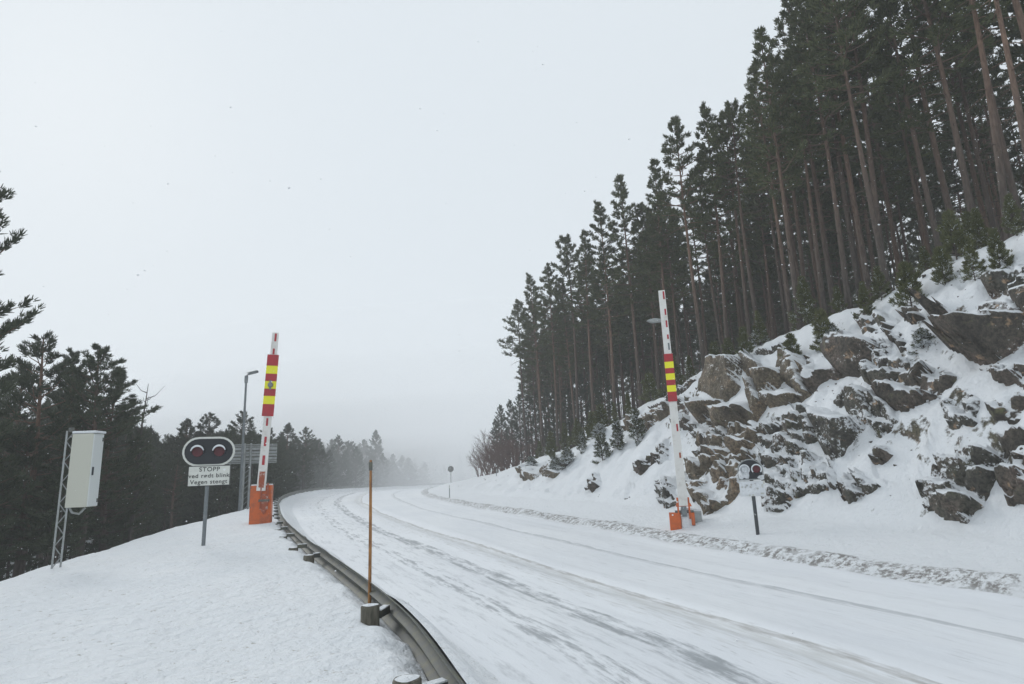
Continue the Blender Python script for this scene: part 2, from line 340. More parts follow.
class MB:
    """collects polygons for one mesh"""
    def __init__(s): s.v=[]; s.f=[]
    def add(s,v,f,M_=None):
        b=len(s.v); s.v+= [tuple(M_@Vector(p)) if M_ is not None else tuple(p) for p in v]; s.f+=[tuple(b+i for i in q) for q in f]; return s
    def box(s,c,d,M_=None,bev=0.):
        x,y,z=[a/2 for a in d]; b=min(bev,x*.9,y*.9,z*.9)
        if b<=0:
            v=[(c[0]+i*x,c[1]+j*y,c[2]+k*z) for i in (-1,1) for j in (-1,1) for k in (-1,1)]
            f=[(0,1,3,2),(4,6,7,5),(0,4,5,1),(2,3,7,6),(0,2,6,4),(1,5,7,3)]
            return s.add(v,f,M_)
        import bmesh
        bm=bmesh.new(); bmesh.ops.create_cube(bm,size=1)
        for q in bm.verts: q.co=Vector((q.co.x*d[0],q.co.y*d[1],q.co.z*d[2]))
        bmesh.ops.bevel(bm,geom=bm.edges[:],offset=b,segments=2,affect='EDGES',profile=.7)
        for i,q in enumerate(bm.verts): q.index=i
        s.add([q.co+Vector(c) for q in bm.verts],[[q.index for q in g.verts] for g in bm.faces],M_); bm.free(); return s
    def tube(s,pts,rad,n=8,cap=True):
        pts=[Vector(p) for p in pts]; rad=rad if hasattr(rad,'__len__') else [rad]*len(pts); b=len(s.v)
        for i,p in enumerate(pts):
            d=(pts[min(i+1,len(pts)-1)]-pts[max(i-1,0)]).normalized(); a=d.cross(Vector((0,0,1)) if abs(d.z)<.95 else Vector((0,1,0))).normalized(); c=d.cross(a)
            for k in range(n):
                t=2*math.pi*k/n; s.v.append(tuple(p+(a*math.cos(t)+c*math.sin(t))*rad[i]))
        for i in range(len(pts)-1):
            for k in range(n):
                k2=(k+1)%n; s.f.append((b+i*n+k,b+i*n+k2,b+(i+1)*n+k2,b+(i+1)*n+k))
        if cap: s.f.append(tuple(b+k for k in range(n))[::-1]); s.f.append(tuple(b+(len(pts)-1)*n+k for k in range(n)))
        return s
    def prism(s,poly,y0,y1,M_=None):
        """outline in x,z extruded along y"""
        n=len(poly); v=[(p[0],y0,p[1]) for p in poly]+[(p[0],y1,p[1]) for p in poly]
        f=[tuple(range(n)),tuple(range(n,2*n))[::-1]]+[(i,i+n,(i+1)%n+n,(i+1)%n) for i in range(n)]
        return s.add(v,f,M_)
    def obj(s,name,mt,parent=None,smooth=False,loc=None):
        me=bpy.data.meshes.new(name); me.from_pydata(s.v,[],s.f); me.materials.append(mt); me.update()
        import bmesh
        bm=bmesh.new(); bm.from_mesh(me); bmesh.ops.recalc_face_normals(bm,faces=bm.faces); bm.to_mesh(me); bm.free()
        if smooth:
            me.polygons.foreach_set('use_smooth',np.ones(len(me.polygons),bool)); me.set_sharp_from_angle(angle=R(40))
        return link(name,me,parent,loc)

# ------------------------------------------------------------ ground: one sheet cut in bank side and hill side
def build_ground():
    rr=[1.2]
    while rr[-1]<420: rr.append(rr[-1]*1.0096+.0)
    rr=np.array(rr)
    th=np.concatenate([np.arange(-50,48,.19),np.arange(48,310,3.2)]); th=np.radians(th); nt_=len(th)
    X=rr[:,None]*np.sin(th)[None]; Y=rr[:,None]*np.cos(th)[None]
    z,dl,dr=height(X,Y)
    z=np.where(rr[:,None]>200,z,z)
    v=np.stack([X,Y,z],-1).reshape(-1,3); v=np.vstack([v,[[0,0,hz(0,0)]]])
    i=np.arange(len(rr)-1)[:,None]; j=np.arange(nt_)[None]; j2=(j+1)%nt_
    f=np.stack([i*nt_+j,i*nt_+j2,(i+1)*nt_+j2,(i+1)*nt_+j],-1).reshape(-1,4)[:,::-1]
    drm=dr.ravel(); dlm=dl.ravel(); right=(drm[f[:,0]]>-2.5)&(drm[f[:,0]]>-5)&(dlm[f[:,0]]<-2)
    cen=len(v)-1; ft=np.array([(cen,(k+1)%nt_,k) for k in range(nt_)])
    def part(name,sel,mt,extra=None):
        ff=f[sel]; u,inv=np.unique(ff,return_inverse=True); vv=v[u]; me=mesh(name,vv,inv.reshape(-1,4),mt,True)
        o=link(name,me); o['kind']='structure'; return o
    part('snowy_bank_ground',~right,M['snow']); part('rocky_hillside',right,M['hill'])
    me=mesh('near_ground',v,ft,M['snow'],True); o=link('near_ground',me); o['kind']='structure'
build_ground()

def build_road():
    L=catmull([p[0] for p in PAIR],40); Rr=catmull([p[1] for p in PAIR],40); n=len(L)
    mid=(L+Rr)/2; s=np.concatenate([[0],np.cumsum(np.hypot(*(mid[1:]-mid[:-1]).T))])
    # resample evenly in s, finer near the camera
    y0=np.interp(0,mid[:,1],s); st=[]; q=0
    while q<s[-1]:
        st.append(q); d=abs(q-y0); q+=.12 if d<22 else (.3 if d<50 else .8)
    st=np.array(st); Lx=[np.interp(st,s,L[:,k]) for k in (0,1)]; Rx=[np.interp(st,s,Rr[:,k]) for k in (0,1)]
    K=150; u=np.linspace(-.012,1.0,K)
    X=Lx[0][:,None]*(1-u)+Rx[0][:,None]*u; Y=Lx[1][:,None]*(1-u)+Rx[1][:,None]*u; S=np.repeat(st[:,None],K,1); U=np.repeat(u[None],len(st),0)*9
    wob=0*S
    def rut(c,w,d): return -d*np.exp(-((U-c-wob)/w)**2)
    Z=z_road(Y)+.03*fbm(S*.08,U*.5,2,3)+rut(3.2,.25,.035)+rut(2.0,.3,.02)+rut(4.6,.22,.045)+.03*np.exp(-((U-4.05)/.3)**2)+.03*np.exp(-((U-5.05)/.25)**2)+rut(7.0,.06,.02)
    Z=Z+.012*fbm(S*.5,U*4,3,5)+.004*fbm(S*3,U*12,2,6)+.10*sstep(.9,0,U)+.05*sstep(8.4,9,U)*(1+.5*fbm(S*2,U*3,2,8))
    v=np.stack([X,Y,Z],-1).reshape(-1,3); i=np.arange(len(st)-1)[:,None]; j=np.arange(K-1)[None]
    f=np.stack([i*K+j,i*K+j+1,(i+1)*K+j+1,(i+1)*K+j],-1).reshape(-1,4)
    uv=np.stack([S.ravel(),U.ravel()],-1)
    o=link('snowy_road',mesh('snowy_road',v,f,M['road'],True,uv)); o['kind']='structure'
    # ploughed ridge along the right edge
    K=30; e=np.linspace(-.25,.95,K); tx=Rx[0]-Lx[0]; ty=Rx[1]-Lx[1]; l=np.hypot(tx,ty); tx/=l; ty/=l
    X=Rx[0][:,None]+tx[:,None]*e; Y=Rx[1][:,None]+ty[:,None]*e; S=np.repeat(st[:,None],K,1); E_=np.repeat(e[None],len(st),0)
    ci,cj,cx,cyy,ed=worley(S*4.5,E_*5,s=9)
    hump=np.clip(1-((E_-.33-.12*fbm(S*.5,S*0,3,19))/.5)**2,0,1)*np.clip(.55+1.3*fbm(S*.6,E_*1.5,4,23),.04,1.4)
    base=z_road(Y)+.0+.20*sstep(0,.8,E_)
    Z=base+hump*(.10+.05*fbm(S*1.3,E_*1.5,2,4)+.055*(_h(ci,cj,0*ci,2))*sstep(0,.2,ed)+.03*fbm(S*7,E_*7,2,12))-.12*(1-sstep(-.25,-.1,E_))-.10*sstep(.75,.95,E_)
    v=np.stack([X,Y,Z],-1).reshape(-1,3); i=np.arange(len(st)-1)[:,None]; j=np.arange(K-1)[None]
    f=np.stack([i*K+j,i*K+j+1,(i+1)*K+j+1,(i+1)*K+j],-1).reshape(-1,4); uv=np.stack([S.ravel(),E_.ravel()],-1)
    o=link('plough_ridge',mesh('plough_ridge',v,f,M['ridge'],False,uv)); o['kind']='structure'
build_road()

# ------------------------------------------------------------ rock outcrops on the hillside
def hill_hit(px,py,Ymax=120):
    d=ray(px,py); Y=np.exp(np.linspace(math.log(7),math.log(Ymax),700)); t=Y/d.y; X=d.x*t; Z=EYE+d.z*t
    z,dl,dr=height(X,Y,False); k=np.argmax((Z<z)&(dr>.2))
    if not ((Z<z)&(dr>.2)).any(): return None
    return np.array([X[k],Y[k],z[k]])
def inpoly(x,y,P):
    c=np.zeros(x.shape,bool); n=len(P)
    for i in range(n):
        a,b=P[i],P[(i+1)%n]
        k=((a[1]>y)!=(b[1]>y))&(x<(b[0]-a[0])*(y-a[1])/((b[1]-a[1])+1e-12)+a[0]); c^=k
    return c
def polyd(x,y,P):
    r=np.full(x.shape,1e9); n=len(P)
    for i in range(n):
        a,b=np.array(P[i]),np.array(P[(i+1)%n]); d=b-a; t=np.clip(((x-a[0])*d[0]+(y-a[1])*d[1])/(d@d+1e-12),0,1)
        r=np.minimum(r,np.hypot(x-a[0]-t*d[0],y-a[1]-t*d[1]))
    return r
def outcrop(poly,label,mt='rock',amp=.45,cell=.9,seed=1,strat=0.,face=.5,res=.055,group=None,sub=1.):
    W=[hill_hit(*p) for p in poly]; W=[w for w in W if w is not None]
    if len(W)<3: return None
    W=np.array(W); c=W.mean(0)
    g=.5; gx=(hz_s(c[0]+g,c[1])-hz_s(c[0]-g,c[1])); gy=(hz_s(c[0],c[1]+g)-hz_s(c[0],c[1]-g)); n=np.array([gx,gy]); n/=np.hypot(*n); T=np.array([-n[1],n[0]])
    loc=[((w[:2]-c[:2])@T,(w[:2]-c[:2])@n) for w in W]
    # work in (along, height) so that the face can steepen
    zz=W[:,2]-c[2]; loc=[(a[0],z) for a,z in zip(loc,zz)]
    ax=np.array([l[0] for l in loc]); az=np.array([l[1] for l in loc]); pad=.25
    res=max(res,(ax.max()-ax.min())/110)
    A,Zg=np.meshgrid(np.arange(ax.min()-pad,ax.max()+pad,res),np.arange(az.min()-pad,az.max()+pad,res))
    # plan position of the slope surface at each (along, height)
    depth=np.linspace(-6,6,121); PX=c[0]+T[0]*A[...,None]+n[0]*depth; PY=c[1]+T[1]*A[...,None]+n[1]*depth
    cols=A[0]; px=c[0]+T[0]*cols[:,None]+n[0]*depth; py=c[1]+T[1]*cols[:,None]+n[1]*depth; hh,_,_=height(px,py,False); hh=np.maximum.accumulate(hh,1)
    B=np.zeros_like(A)
    for k in range(len(cols)): B[:,k]=np.interp(Zg[:,k]+c[2],hh[k]+np.arange(121)*1e-5,depth)
    warpA=A+.16*fbm(A*1.3,Zg*1.3,3,seed+1)+strat*.5*Zg; warpZ=Zg-.22*A+.12*fbm(A*1.3+9,Zg*1.3,3,seed+2)
    P=loc; ins=inpoly(A+.14*fbm(A*2.5,Zg*2.5,3,seed+6),Zg+.14*fbm(A*2.5+5,Zg*2.5,3,seed+7),P); sd=polyd(A,Zg,P); sd=np.where(ins,sd,-sd)
    kB=np.clip(np.polyfit(Zg[:,0],B.mean(1),1)[0],.3,1.3)
    cz=cell*.8; ci,cj,cx,cyy,e=worley(warpA/cell,warpZ/cz,s=seed)
    def rc(k): return _h(ci,cj,0*ci,seed+k)
    # blocks with steep fronts: recess of the hill cancelled inside each block
    lz=warpZ-cyy*cz; la=warpA-cx*cell
    pk=(.62+.45*rc(10)); rise=pk*(lz*1.35+cz*.68); fall=(1.0+.6*rc(14))*(cz*.68*(.75+.3*rc(15))-lz*1.35)
    out=np.maximum(np.minimum(rise,fall),-.05)*.9+np.clip(la*(rc(12)-.5)*.7,-.22,.22)+(rc(11)-.4)*amp*.6
    c2=cell*.36; di,dj,dx,dy,e2=worley(warpA/c2+.3*fbm(A*4,Zg*4,2,seed+9),warpZ/(c2*.7),s=seed+40)
    l2=(warpZ-dy*c2*.7)*1.4; out=out+sub*((warpA-dx*c2)*(_h(di,dj,0*di,seed+3)-.5)*.9+np.minimum(.7*l2,-.8*l2)*.5+l2*(_h(di,dj,0*di,seed+4)-.4)*.6+(_h(di,dj,0*di,seed+5)-.5)*.16)
    out=out+.05*fbm(A*4,Zg*4,4,seed+8)+amp*.12+face*.12
    out=out-.16*(1-sstep(0,.07,e))-.05*(1-sstep(0,.09,e2))
    out=np.maximum(out,-.02)
    edge=sstep(-.08,.09,sd); out=np.where(sd<-.05,-.25,out*edge-.12*(1-edge))
    X=c[0]+T[0]*A+n[0]*(B-.72*out); Y=c[1]+T[1]*A+n[1]*(B-.72*out); Z=Zg+c[2]+.62*out
    ny,nx=A.shape; v=np.stack([X,Y,Z],-1).reshape(-1,3)-c; i=np.arange(ny-1)[:,None]; j=np.arange(nx-1)[None]
    f=np.stack([i*nx+j,i*nx+j+1,(i+1)*nx+j+1,(i+1)*nx+j],-1).reshape(-1,4)
    keep=(sd.ravel()[f].max(1)>-.12); f=f[keep]; u,inv=np.unique(f,return_inverse=True)
    # face outwards
    o=link('rock_outcrop',mesh('rock_outcrop',v[u],inv.reshape(-1,4)[:,::-1],M[mt],False),loc=tuple(c))
    tag(o,label,'rock',group); return o
def hz_s(x,y): return float(height(np.array([x]),np.array([y]),False)[0][0])
OUT=[
 ([(690,425),(720,432),(765,424),(812,408),(816,420),(764,440),(700,444)],'thin frosted rock band between the brown face and the low ledge','rock_frost',.25,.7,120,.3,.3),
 ([(882,345),(905,352),(912,372),(884,392),(866,384),(864,372)],'frosted broken rock right of the dark overhanging rock','rock_frost',.3,.7,124,.3,.3),
 ([(872,395),(890,405),(900,425),(880,440),(868,430)],'snow speckled stone step right of the tall pinkish column','rock_frost',.25,.6,128,.2,.3),
 ([(640,398),(668,384),(690,372),(700,380),(680,396),(650,408)],'dark rock under the snowy crest left of the large smooth face','rock_dark',.3,.6,131,.3,.3),
 ([(790,478),(812,452),(836,466),(838,492),(815,500),(800,496)],'snow plastered low rock between the ribbed rock and small boulder','rock_frost',.2,.6,135,.6,.2),
 ([(940,400),(968,392),(985,400),(975,425),(950,432)],'low frosted rock in the snow between the ledge and the black rocks','rock_frost',.22,.5,139,.3,.2),
 ([(855,318),(880,310),(898,322),(885,334),(862,332)],'small frosted rock under the young pines on the brow','rock_frost',.25,.6,143,.3,.3),
 ([(985,282),(1010,272),(1045,262),(1045,282),(1010,296),(990,296)],'low rock at the upper right edge above the biggest dark slab','rock_frost',.3,.7,147,.3,.3),
 ([(745,348),(775,336),(790,342),(772,354),(750,360)],'thin frosted rock on the brow just over the large smooth face','rock_frost',.2,.6,151,.3,.3),
 ([(698,388),(722,370),(752,360),(764,366),(767,406),(752,426),(722,434),(700,424)],'large smooth brown rock face at the top left of the crag, beside the barrier','rock',.5,2.3,3,0,.45,.3),
 ([(764,382),(790,356),(806,362),(808,394),(786,408),(765,410)],'upright olive brown block beside the large smooth brown rock face','rock',.4,1.5,8,.1,.5,.5),
 ([(808,356),(846,340),(881,343),(880,357),(860,374),(832,378),(812,392)],'dark overhanging rock below the snowy brow in the middle of the crag','rock_dark',.5,1.6,12,.2,.7,.6),
 ([(697,438),(728,430),(762,430),(765,440),(752,452),(722,460),(699,456)],'long low brown ledge in the second row under the large smooth face','rock',.45,.8,21,.3,.6),
 ([(688,462),(755,458),(747,482),(735,498),(706,515),(692,498)],'mossy brown rock low down between the right barrier and the snowed sign','rock',.3,.8,25,.2,.4),
 ([(757,438),(800,414),(817,418),(819,440),(792,464),(764,466)],'snow streaked striped grey rock in the middle above the snowed sign','rock_frost',.25,.5,30,1.0,.35),
 ([(815,416),(845,398),(872,392),(873,425),(846,448),(834,472),(825,456),(819,430)],'tall pinkish brown rock column speckled with snow in mid slope','rock_frost',.4,1.6,36,0,.45,.5),
 ([(760,482),(790,466),(801,494),(782,513),(762,513)],'dark ribbed rock right behind the snowed sign post','rock_frost',.25,.5,41,1.2,.3),
 ([(842,487),(860,472),(880,488),(868,501),(845,505)],'small snow dusted boulder low on the slope to the right of the snowed sign','rock_frost',.3,.5,45,0,.4),
 ([(932,308),(960,322),(985,318),(1050,296),(1050,350),(1005,366),(978,362),(952,346)],'biggest dark slanting slab near the upper right edge of the slope','rock_dark',.55,3.0,50,0,.35,.35),
 ([(904,313),(924,306),(930,322),(915,329)],'small brown boulder left of the biggest dark slab','rock_dark',.35,.6,55,0,.3),
 ([(986,372),(1030,366),(1040,392),(1005,392)],'shaded broken rock directly under the biggest dark slab','rock_dark',.35,.6,59,.3,.4),
 ([(875,388),(920,374),(945,368),(968,372),(950,394),(908,412),(885,409)],'jagged dark ledge stepping down left of the biggest dark slab','rock_dark',.4,.7,62,.5,.5),
 ([(918,487),(946,460),(986,450),(1002,464),(986,500),(966,523),(944,521),(925,507)],'broad black snow streaked rock low on the right of the slope','rock_frost',.35,.6,67,.6,.4),
 ([(1000,440),(1040,432),(1040,464),(1006,457)],'black rock at the right edge above the broad snow streaked one','rock_dark',.35,.6,70,.2,.4),
 ([(1000,482),(1040,456),(1040,512),(1010,508)],'lowest black rock at the right edge by the verge','rock_dark',.35,.7,74,.2,.4),
 ([(985,410),(1030,398),(1030,424),(996,421)],'low scattered dark rock at the right edge below the jagged ledge','rock_dark',.3,.5,78,.4,.4),
 ([(657,482),(676,476),(680,505),(662,510)],'frosted rock directly behind the base of the right barrier','rock_frost',.3,.5,82,.3,.3),
 ([(656,446),(668,440),(665,466),(659,468)],'narrow frosted rock fin left of the right barrier arm','rock_frost',.25,.4,85,.2,.3),
 ([(672,403),(690,398),(692,432),(674,430)],'dark upright rock just right of the barrier arm','rock_dark',.35,.5,88,.2,.4),
 ([(522,470),(546,453),(572,461),(556,478),(526,481)],'hazy olive rock at the far end of the slope','rock',.5,1.0,91,.3,.5),
 ([(622,430),(648,414),(674,406),(674,414),(642,432)],'long thin brown ledge just under the crest left of the barrier arm','rock',.35,.8,94,.4,.5),
 ([(633,468),(662,452),(664,457),(640,474)],'thin slanting dark rock rib in open snow left of the barrier','rock_dark',.25,.4,97,.4,.3),
 ([(586,488),(598,471),(601,486),(592,492)],'lone small rock in the open snow of the far slope','rock_dark',.35,.5,101,0,.3),
 ([(872,452),(884,446),(888,455),(878,461)],'tiny dark stone in open snow in the middle right of the slope','rock_dark',.25,.3,104,0,.3),
 ([(742,455),(762,450),(762,478),(746,480)],'rough brown rock between the mossy rock and the snowed sign head','rock',.3,.5,107,.2,.4),
 ([(885,330),(900,338),(912,352),(905,358),(890,345)],'low snow covered stone under the small pines on the brow','rock_dark',.25,.4,110,0,.3),
]
for i,a in enumerate(OUT):
    outcrop(a[0],a[1],a[2],a[3],a[4],a[5]*13,a[6],a[7],sub=a[8] if len(a)>8 else 1.)

# loose stones and grass tips showing through the snow of the slope
def slope_debris():
    n=0; V=[];F=[]; b=0
    X=rng.uniform(-6,18,9000); Y=rng.uniform(9,60,9000); z,dl,dr=height(X,Y)
    k=fbm(X*.3,Y*.3,3,200)
    for x,y,h,d,q in zip(X,Y,z,dr,k):
        if d<3 or d>10 or q<.12 or random.random()<.55: continue
        r=random.uniform(.012,.05)*(1 if random.random()<.9 else 2.2); m=Matrix.Rotation(random.uniform(0,6),3,'Z')@Matrix.Rotation(random.uniform(0,1),3,'X')
        P=[(1,0,0),(-1,.2,0),(0,1,.1),(0,-1,0),(.1,0,.7),(0,.1,-.7)]
        for p in P: w=m@Vector([p[0]*random.uniform(.6,1.4)*r,p[1]*r*random.uniform(.6,1.2),p[2]*r]); V.append((x+w.x,y+w.y,h+w.z))
        for t in ((0,2,4),(2,1,4),(1,3,4),(3,0,4),(2,0,5),(1,2,5),(3,1,5),(0,3,5)): F.append([b+i for i in t])
        b+=6
    o=link('loose_stones',mesh('loose_stones',V,F,M['rock_dark'])); o['kind']='stuff'
slope_debris()

# ------------------------------------------------------------ trees
def tufts(P,D,n,ln,w,spread,up=.3):
    """n needle blades at each point of P along D; returns verts, faces"""
    k=len(P); P=np.repeat(P,n,0); D=np.repeat(D,n,0)
    r=rng.normal(size=P.shape); r/=np.linalg.norm(r,axis=1)[:,None]
    d=D+r*spread; d[:,2]+=up; d/=np.linalg.norm(d,axis=1)[:,None]
    s=np.cross(d,rng.normal(size=P.shape)); s/=np.linalg.norm(s,axis=1)[:,None]
    L=ln*rng.uniform(.7,1.25,len(P))[:,None]; o=P+r*ln*.25
    v=np.stack([o-s*w*.5,o+s*w*.5,o+d*L+s*w*.15,o+d*L-s*w*.15],1).reshape(-1,3)
    return v,np.arange(len(v)).reshape(-1,4)
LOW={}
def pine_meshes(name,Ht,r0,cb,Lmax,nb,nd,blade=.17,bw=.045,nbl=9,dens=1.,shape='pine',lean=.25,needles='needles',snow_r=0):
    tr=MB(); a0=random.uniform(0,6.3); cur=[]
    for i in range(11):
        t=i/10; cur.append(Vector((math.cos(a0)*lean*math.sin(t*2.6),math.sin(a0+.6)*lean*math.sin(t*3.4)*.6,t*Ht-.4*(i==0))))
    tr.tube(cur,[r0*(1.25 if i==0 else 1-.86*(i/10)**1.1) for i in range(11)],9)
    def on(t): q=min(9.999,max(0,t*10)); i=int(q); return cur[i].lerp(cur[i+1],q-i)
    for k in range(nd):                                # dead stubs and bare limbs under the crown
        t=random.uniform(cb*.35,cb*1.02); a=random.uniform(0,6.3); L=random.uniform(.25,1.3)*(.5+.5*t/cb)
        p=on(t); d=Vector((math.cos(a),math.sin(a),random.uniform(-.35,.25)))
        tr.tube([p,p+d*L*.5,p+d*L+Vector((0,0,-.1*L))],[.022,.015,.006],4,False)
    TP=[];TD=[]
    for k in range(nb):
        u=(k+random.random()*.8)/nb; t=cb+(1-cb)*u**.92; a=k*2.4+random.uniform(-.5,.5)
        if shape=='pine': env=(1-u)**.62*(.55+.45*min(1,u*4+.35)); el=-.12+.75*u+random.uniform(-.15,.2)
        elif shape=='broad': env=(1-u**2.2)**.7*(.6+.4*min(1,u*3+.2)); el=.0+.6*u+random.uniform(-.2,.25)
        else: env=(1-u)**.85; el=.15+.5*u
        L=Lmax*max(.12,env)*random.uniform(.6,1.12); p=on(t)
        h=Vector((math.cos(a),math.sin(a),0)); pts=[p]; 
        e=el
        for q in range(4):
            e2=e+(.12 if shape!='young' else .16)*q+random.uniform(-.1,.1); pts.append(pts[-1]+(h*math.cos(e2)+Vector((0,0,1))*math.sin(e2)+Vector((random.uniform(-.18,.18),random.uniform(-.18,.18),0)))*L/4)
        br=.012+.014*L; tr.tube(pts,[br,br*.8,br*.6,br*.4,br*.15],4,False)
        ntw=max(3,int((3+L*5.2)*dens))
        for q in range(ntw):
            s=random.uniform(.30 if L>.8 else .1,1.)**.8*3.999; i=int(s); b=pts[i].lerp(pts[i+1],s-i); dr=(pts[i+1]-pts[i]).normalized()
            sd=dr.cross(Vector((0,0,1)))*random.choice((-1,1)); tw=(dr*.7+sd*random.uniform(.3,1.1)+Vector((0,0,random.uniform(0,.45)))).normalized(); l=L*random.uniform(.12,.3)*(1.25-s/5)+.08
            for w in (.3,.65,1.):
                TP.append(b+tw*l*w+Vector((random.uniform(-.07,.07),random.uniform(-.07,.07),random.uniform(-.05,.05)))); TD.append(tw)
        TP.append(pts[-1]); TD.append((pts[-1]-pts[-2]).normalized())
    for w in np.linspace(.93,1.01,4): TP.append(on(w)); TD.append(Vector((0,0,1)))
    v,f=tufts(np.array(TP),np.array(TD),nbl,blade,bw,.75)
    tm=bpy.data.meshes.new(name+'_trunk'); tm.from_pydata(tr.v,[],tr.f); tm.materials.append(M['bark']); tm.polygons.foreach_set('use_smooth',np.ones(len(tm.polygons),bool)); tm.update()
    cm=mesh(name+'_crown',v,f,M[needles]); LOW[cm.name]=(v,f,[c.copy() for c in cur],r0,Ht); return tm,cm,Ht
TALL=[pine_meshes('tall_pine',15+random.uniform(-1,1),.12,c,l,n,16,dens=1.0,nbl=6,blade=.15,bw=.05) for c,l,n in ((.56,2.0,60),(.48,1.8,70),(.62,2.3,52),(.52,1.6,62),(.66,2.1,48),(.44,1.7,72))]
BROAD=[pine_meshes('broad_pine',12,.17,c,l,n,14,blade=.15,bw=.036,shape='broad',needles='needles_left',nbl=9,lean=.35) for c,l,n in ((.30,2.3,62),(.20,2.1,96),(.34,2.5,58),(.12,2.3,110))]
YOUNG=[pine_meshes('young_pine',h,.03,.04,l,n,0,blade=.13,bw=.03,shape='young',needles='needles_young',dens=1.7,nbl=8,lean=.05) for h,l,n in ((2.4,.75,34),(1.7,.7,26),(3.2,.9,44))]
SNOWY=[pine_meshes('small_snowy_pine',h,.025,.03,l,n,0,blade=.11,bw=.04,shape='young',needles='needles_snowy',dens=1.3,nbl=7,lean=.04) for h,l,n in ((1.9,.55,34),(1.4,.5,24))]
def forest_mass(name,plants,frac,grow,needles):
    """trees past counting, joined into one object"""
    V=[];F=[];MI=[];b=0
    for proto,x,y,z,h,wide in plants:
        v,f,cur,r0,Ht=LOW[proto[1].name]; k=rng.random(len(f))<frac; q=v[f[k]]; c=q.mean(1,keepdims=True); q=c+(q-c)*grow; s_=h/Ht; a=random.uniform(0,6.3)
        q=q.reshape(-1,3)*np.array([s_*wide,s_*wide,s_]); ca,sa=math.cos(a),math.sin(a); q=np.stack([q[:,0]*ca-q[:,1]*sa+x,q[:,0]*sa+q[:,1]*ca+y,q[:,2]+z],-1)
        V.append(q); F.append(np.arange(len(q)).reshape(-1,4)+b); MI.append(np.zeros(len(q)//4,int)); b+=len(q)
        T=[];
        for i in (0,3,6,9):
            r=r0*(1-.8*i/10)*s_
            for t in range(5): T.append((cur[i].x*s_*ca-cur[i].y*s_*sa+x+r*math.cos(t*1.2566),cur[i].x*s_*sa+cur[i].y*s_*ca+y+r*math.sin(t*1.2566),cur[i].z*s_+z))
        ff=[(i*5+t,i*5+(t+1)%5,i*5+5+(t+1)%5,i*5+5+t) for i in range(3) for t in range(5)]
        V.append(np.array(T)); F.append(np.array(ff)+b); MI.append(np.ones(15,int)); b+=20
    me=mesh(name,np.vstack(V),np.vstack(F),M[needles]); me.materials.append(M['bark']); me.polygons.foreach_set('material_index',np.concatenate(MI).astype(np.int32))
    o=link(name,me); o['kind']='stuff'; return o
def tree(proto,x,y,z,h=None,name='pine_tree',label=None,cat='tree',group=None,wide=1.,rz=None,tilt=0):
    tm,cm,Ht=proto; s=(h/Ht) if h else 1.
    t=empty(name,(x,y,z),random.uniform(0,6.3) if rz is None else rz,label,cat,group); t.scale=(s*wide,s*wide,s)
    if tilt: t.rotation_euler[0]=tilt
    t.rotation_euler[0]+=random.gauss(0,.012); t.rotation_euler[1]+=random.gauss(0,.012)
    link('trunk',tm,t); link('crown',cm,t); return t
def base_from_px(px,py,dr_target):
    """walk along the ray's ground direction until it is dr_target behind the ridge line"""
    d=ray(px,py); Y=np.linspace(6,100,1400); X=d.x/d.y*Y; dr,_=sdist(X,Y,RGT); k=np.argmax(dr>=min(dr_target,dr.max()-.05)); return X[k],Y[k]
def top_height(x,y,z,pytop):
    """height so that the tree's top sits at image row pytop"""
    lo,hi=1,40
    for _ in range(30):
        m_=(lo+hi)/2; q=Vector((x,y,z+m_-EYE)); r=342-FPX*(q@UP)/(q@FW)
        if r>pytop: lo=m_
        else: hi=m_
    return (lo+hi)/2
FRONT=[ # base px, base py, dr, top row, proto, label
 (1040,222,10.5,-150,0,'thick bare orange trunk leaning in at the upper right corner'),
 (1001,208,11.5,-130,2,'tall pine second from the right edge with a slim grey trunk'),
 (968,200,12.5,-110,1,'tall pine third from the right edge with a slim orange trunk'),
 (948,189,15,-90,3,'tall pine with a thin straight trunk above the biggest dark slab'),
 (884,262,10.5,-40,0,'thickest orange trunk rising over the middle of the crag'),
 (864,262,13,-10,4,'tall pine just left of the thickest orange trunk'),
 (845,287,11,-5,1,'tall pine with a pale orange trunk two left of the thickest trunk'),
 (821,290,11,60,2,'slim pine with thin open crown between two taller pines'),
 (797,308,10,34,5,'tall pine with a full round crown standing proud of the skyline'),
 (790,312,12,70,3,'thin pine half hidden behind the proud round crowned pine'),
 (745,303,12,116,4,'pine with a slim orange trunk two left of the proud round crowned pine'),
 (724,326,11.5,112,1,'pine with narrow crown and bare grey trunk in the middle of the skyline'),
 (703,350,9.8,120,0,'pine with wide crown and orange trunk directly above the brown rock face'),
 (668,372,12,160,3,'pine with narrow crown just right of the barrier arm top'),
 (638,362,12,172,5,'pine with a long crown left of the barrier arm top'),
 (611,372,12,206,1,'pine with a dense crown and orange trunk three left of the barrier arm'),
 (592,395,11,232,3,'slender pine with short crown among the hazy row'),
 (575,400,12,240,2,'pine with a ragged crown among the hazy row'),
 (556,418,11,266,0,'pine with a bushy crown low in the hazy row'),
 (541,428,11,276,1,'narrow pine next to the end of the hazy row'),
 (527,436,11,302,4,'last tall pine at the left end of the hill forest'),
]
SHORT=['the leaning trunk in the upper right corner','the slim grey trunk near the right edge','the slim orange trunk third from the right','the trunk above the biggest dark slab','the thickest orange trunk','the pine left of the thickest trunk','the pale orange trunk','the slim pine between two taller ones','the proud round crowned pine','the half hidden thin pine','the slim orange trunk of mid skyline','the bare grey trunk of mid skyline','the orange trunk over the brown face','the narrow pine right of the barrier arm','the long crowned pine left of the barrier arm','the dense pine three left of the barrier','the slender pine of the hazy row','the ragged pine of the hazy row','the bushy pine of the hazy row','the narrow end pine of the hazy row','the last pine of the hill forest']
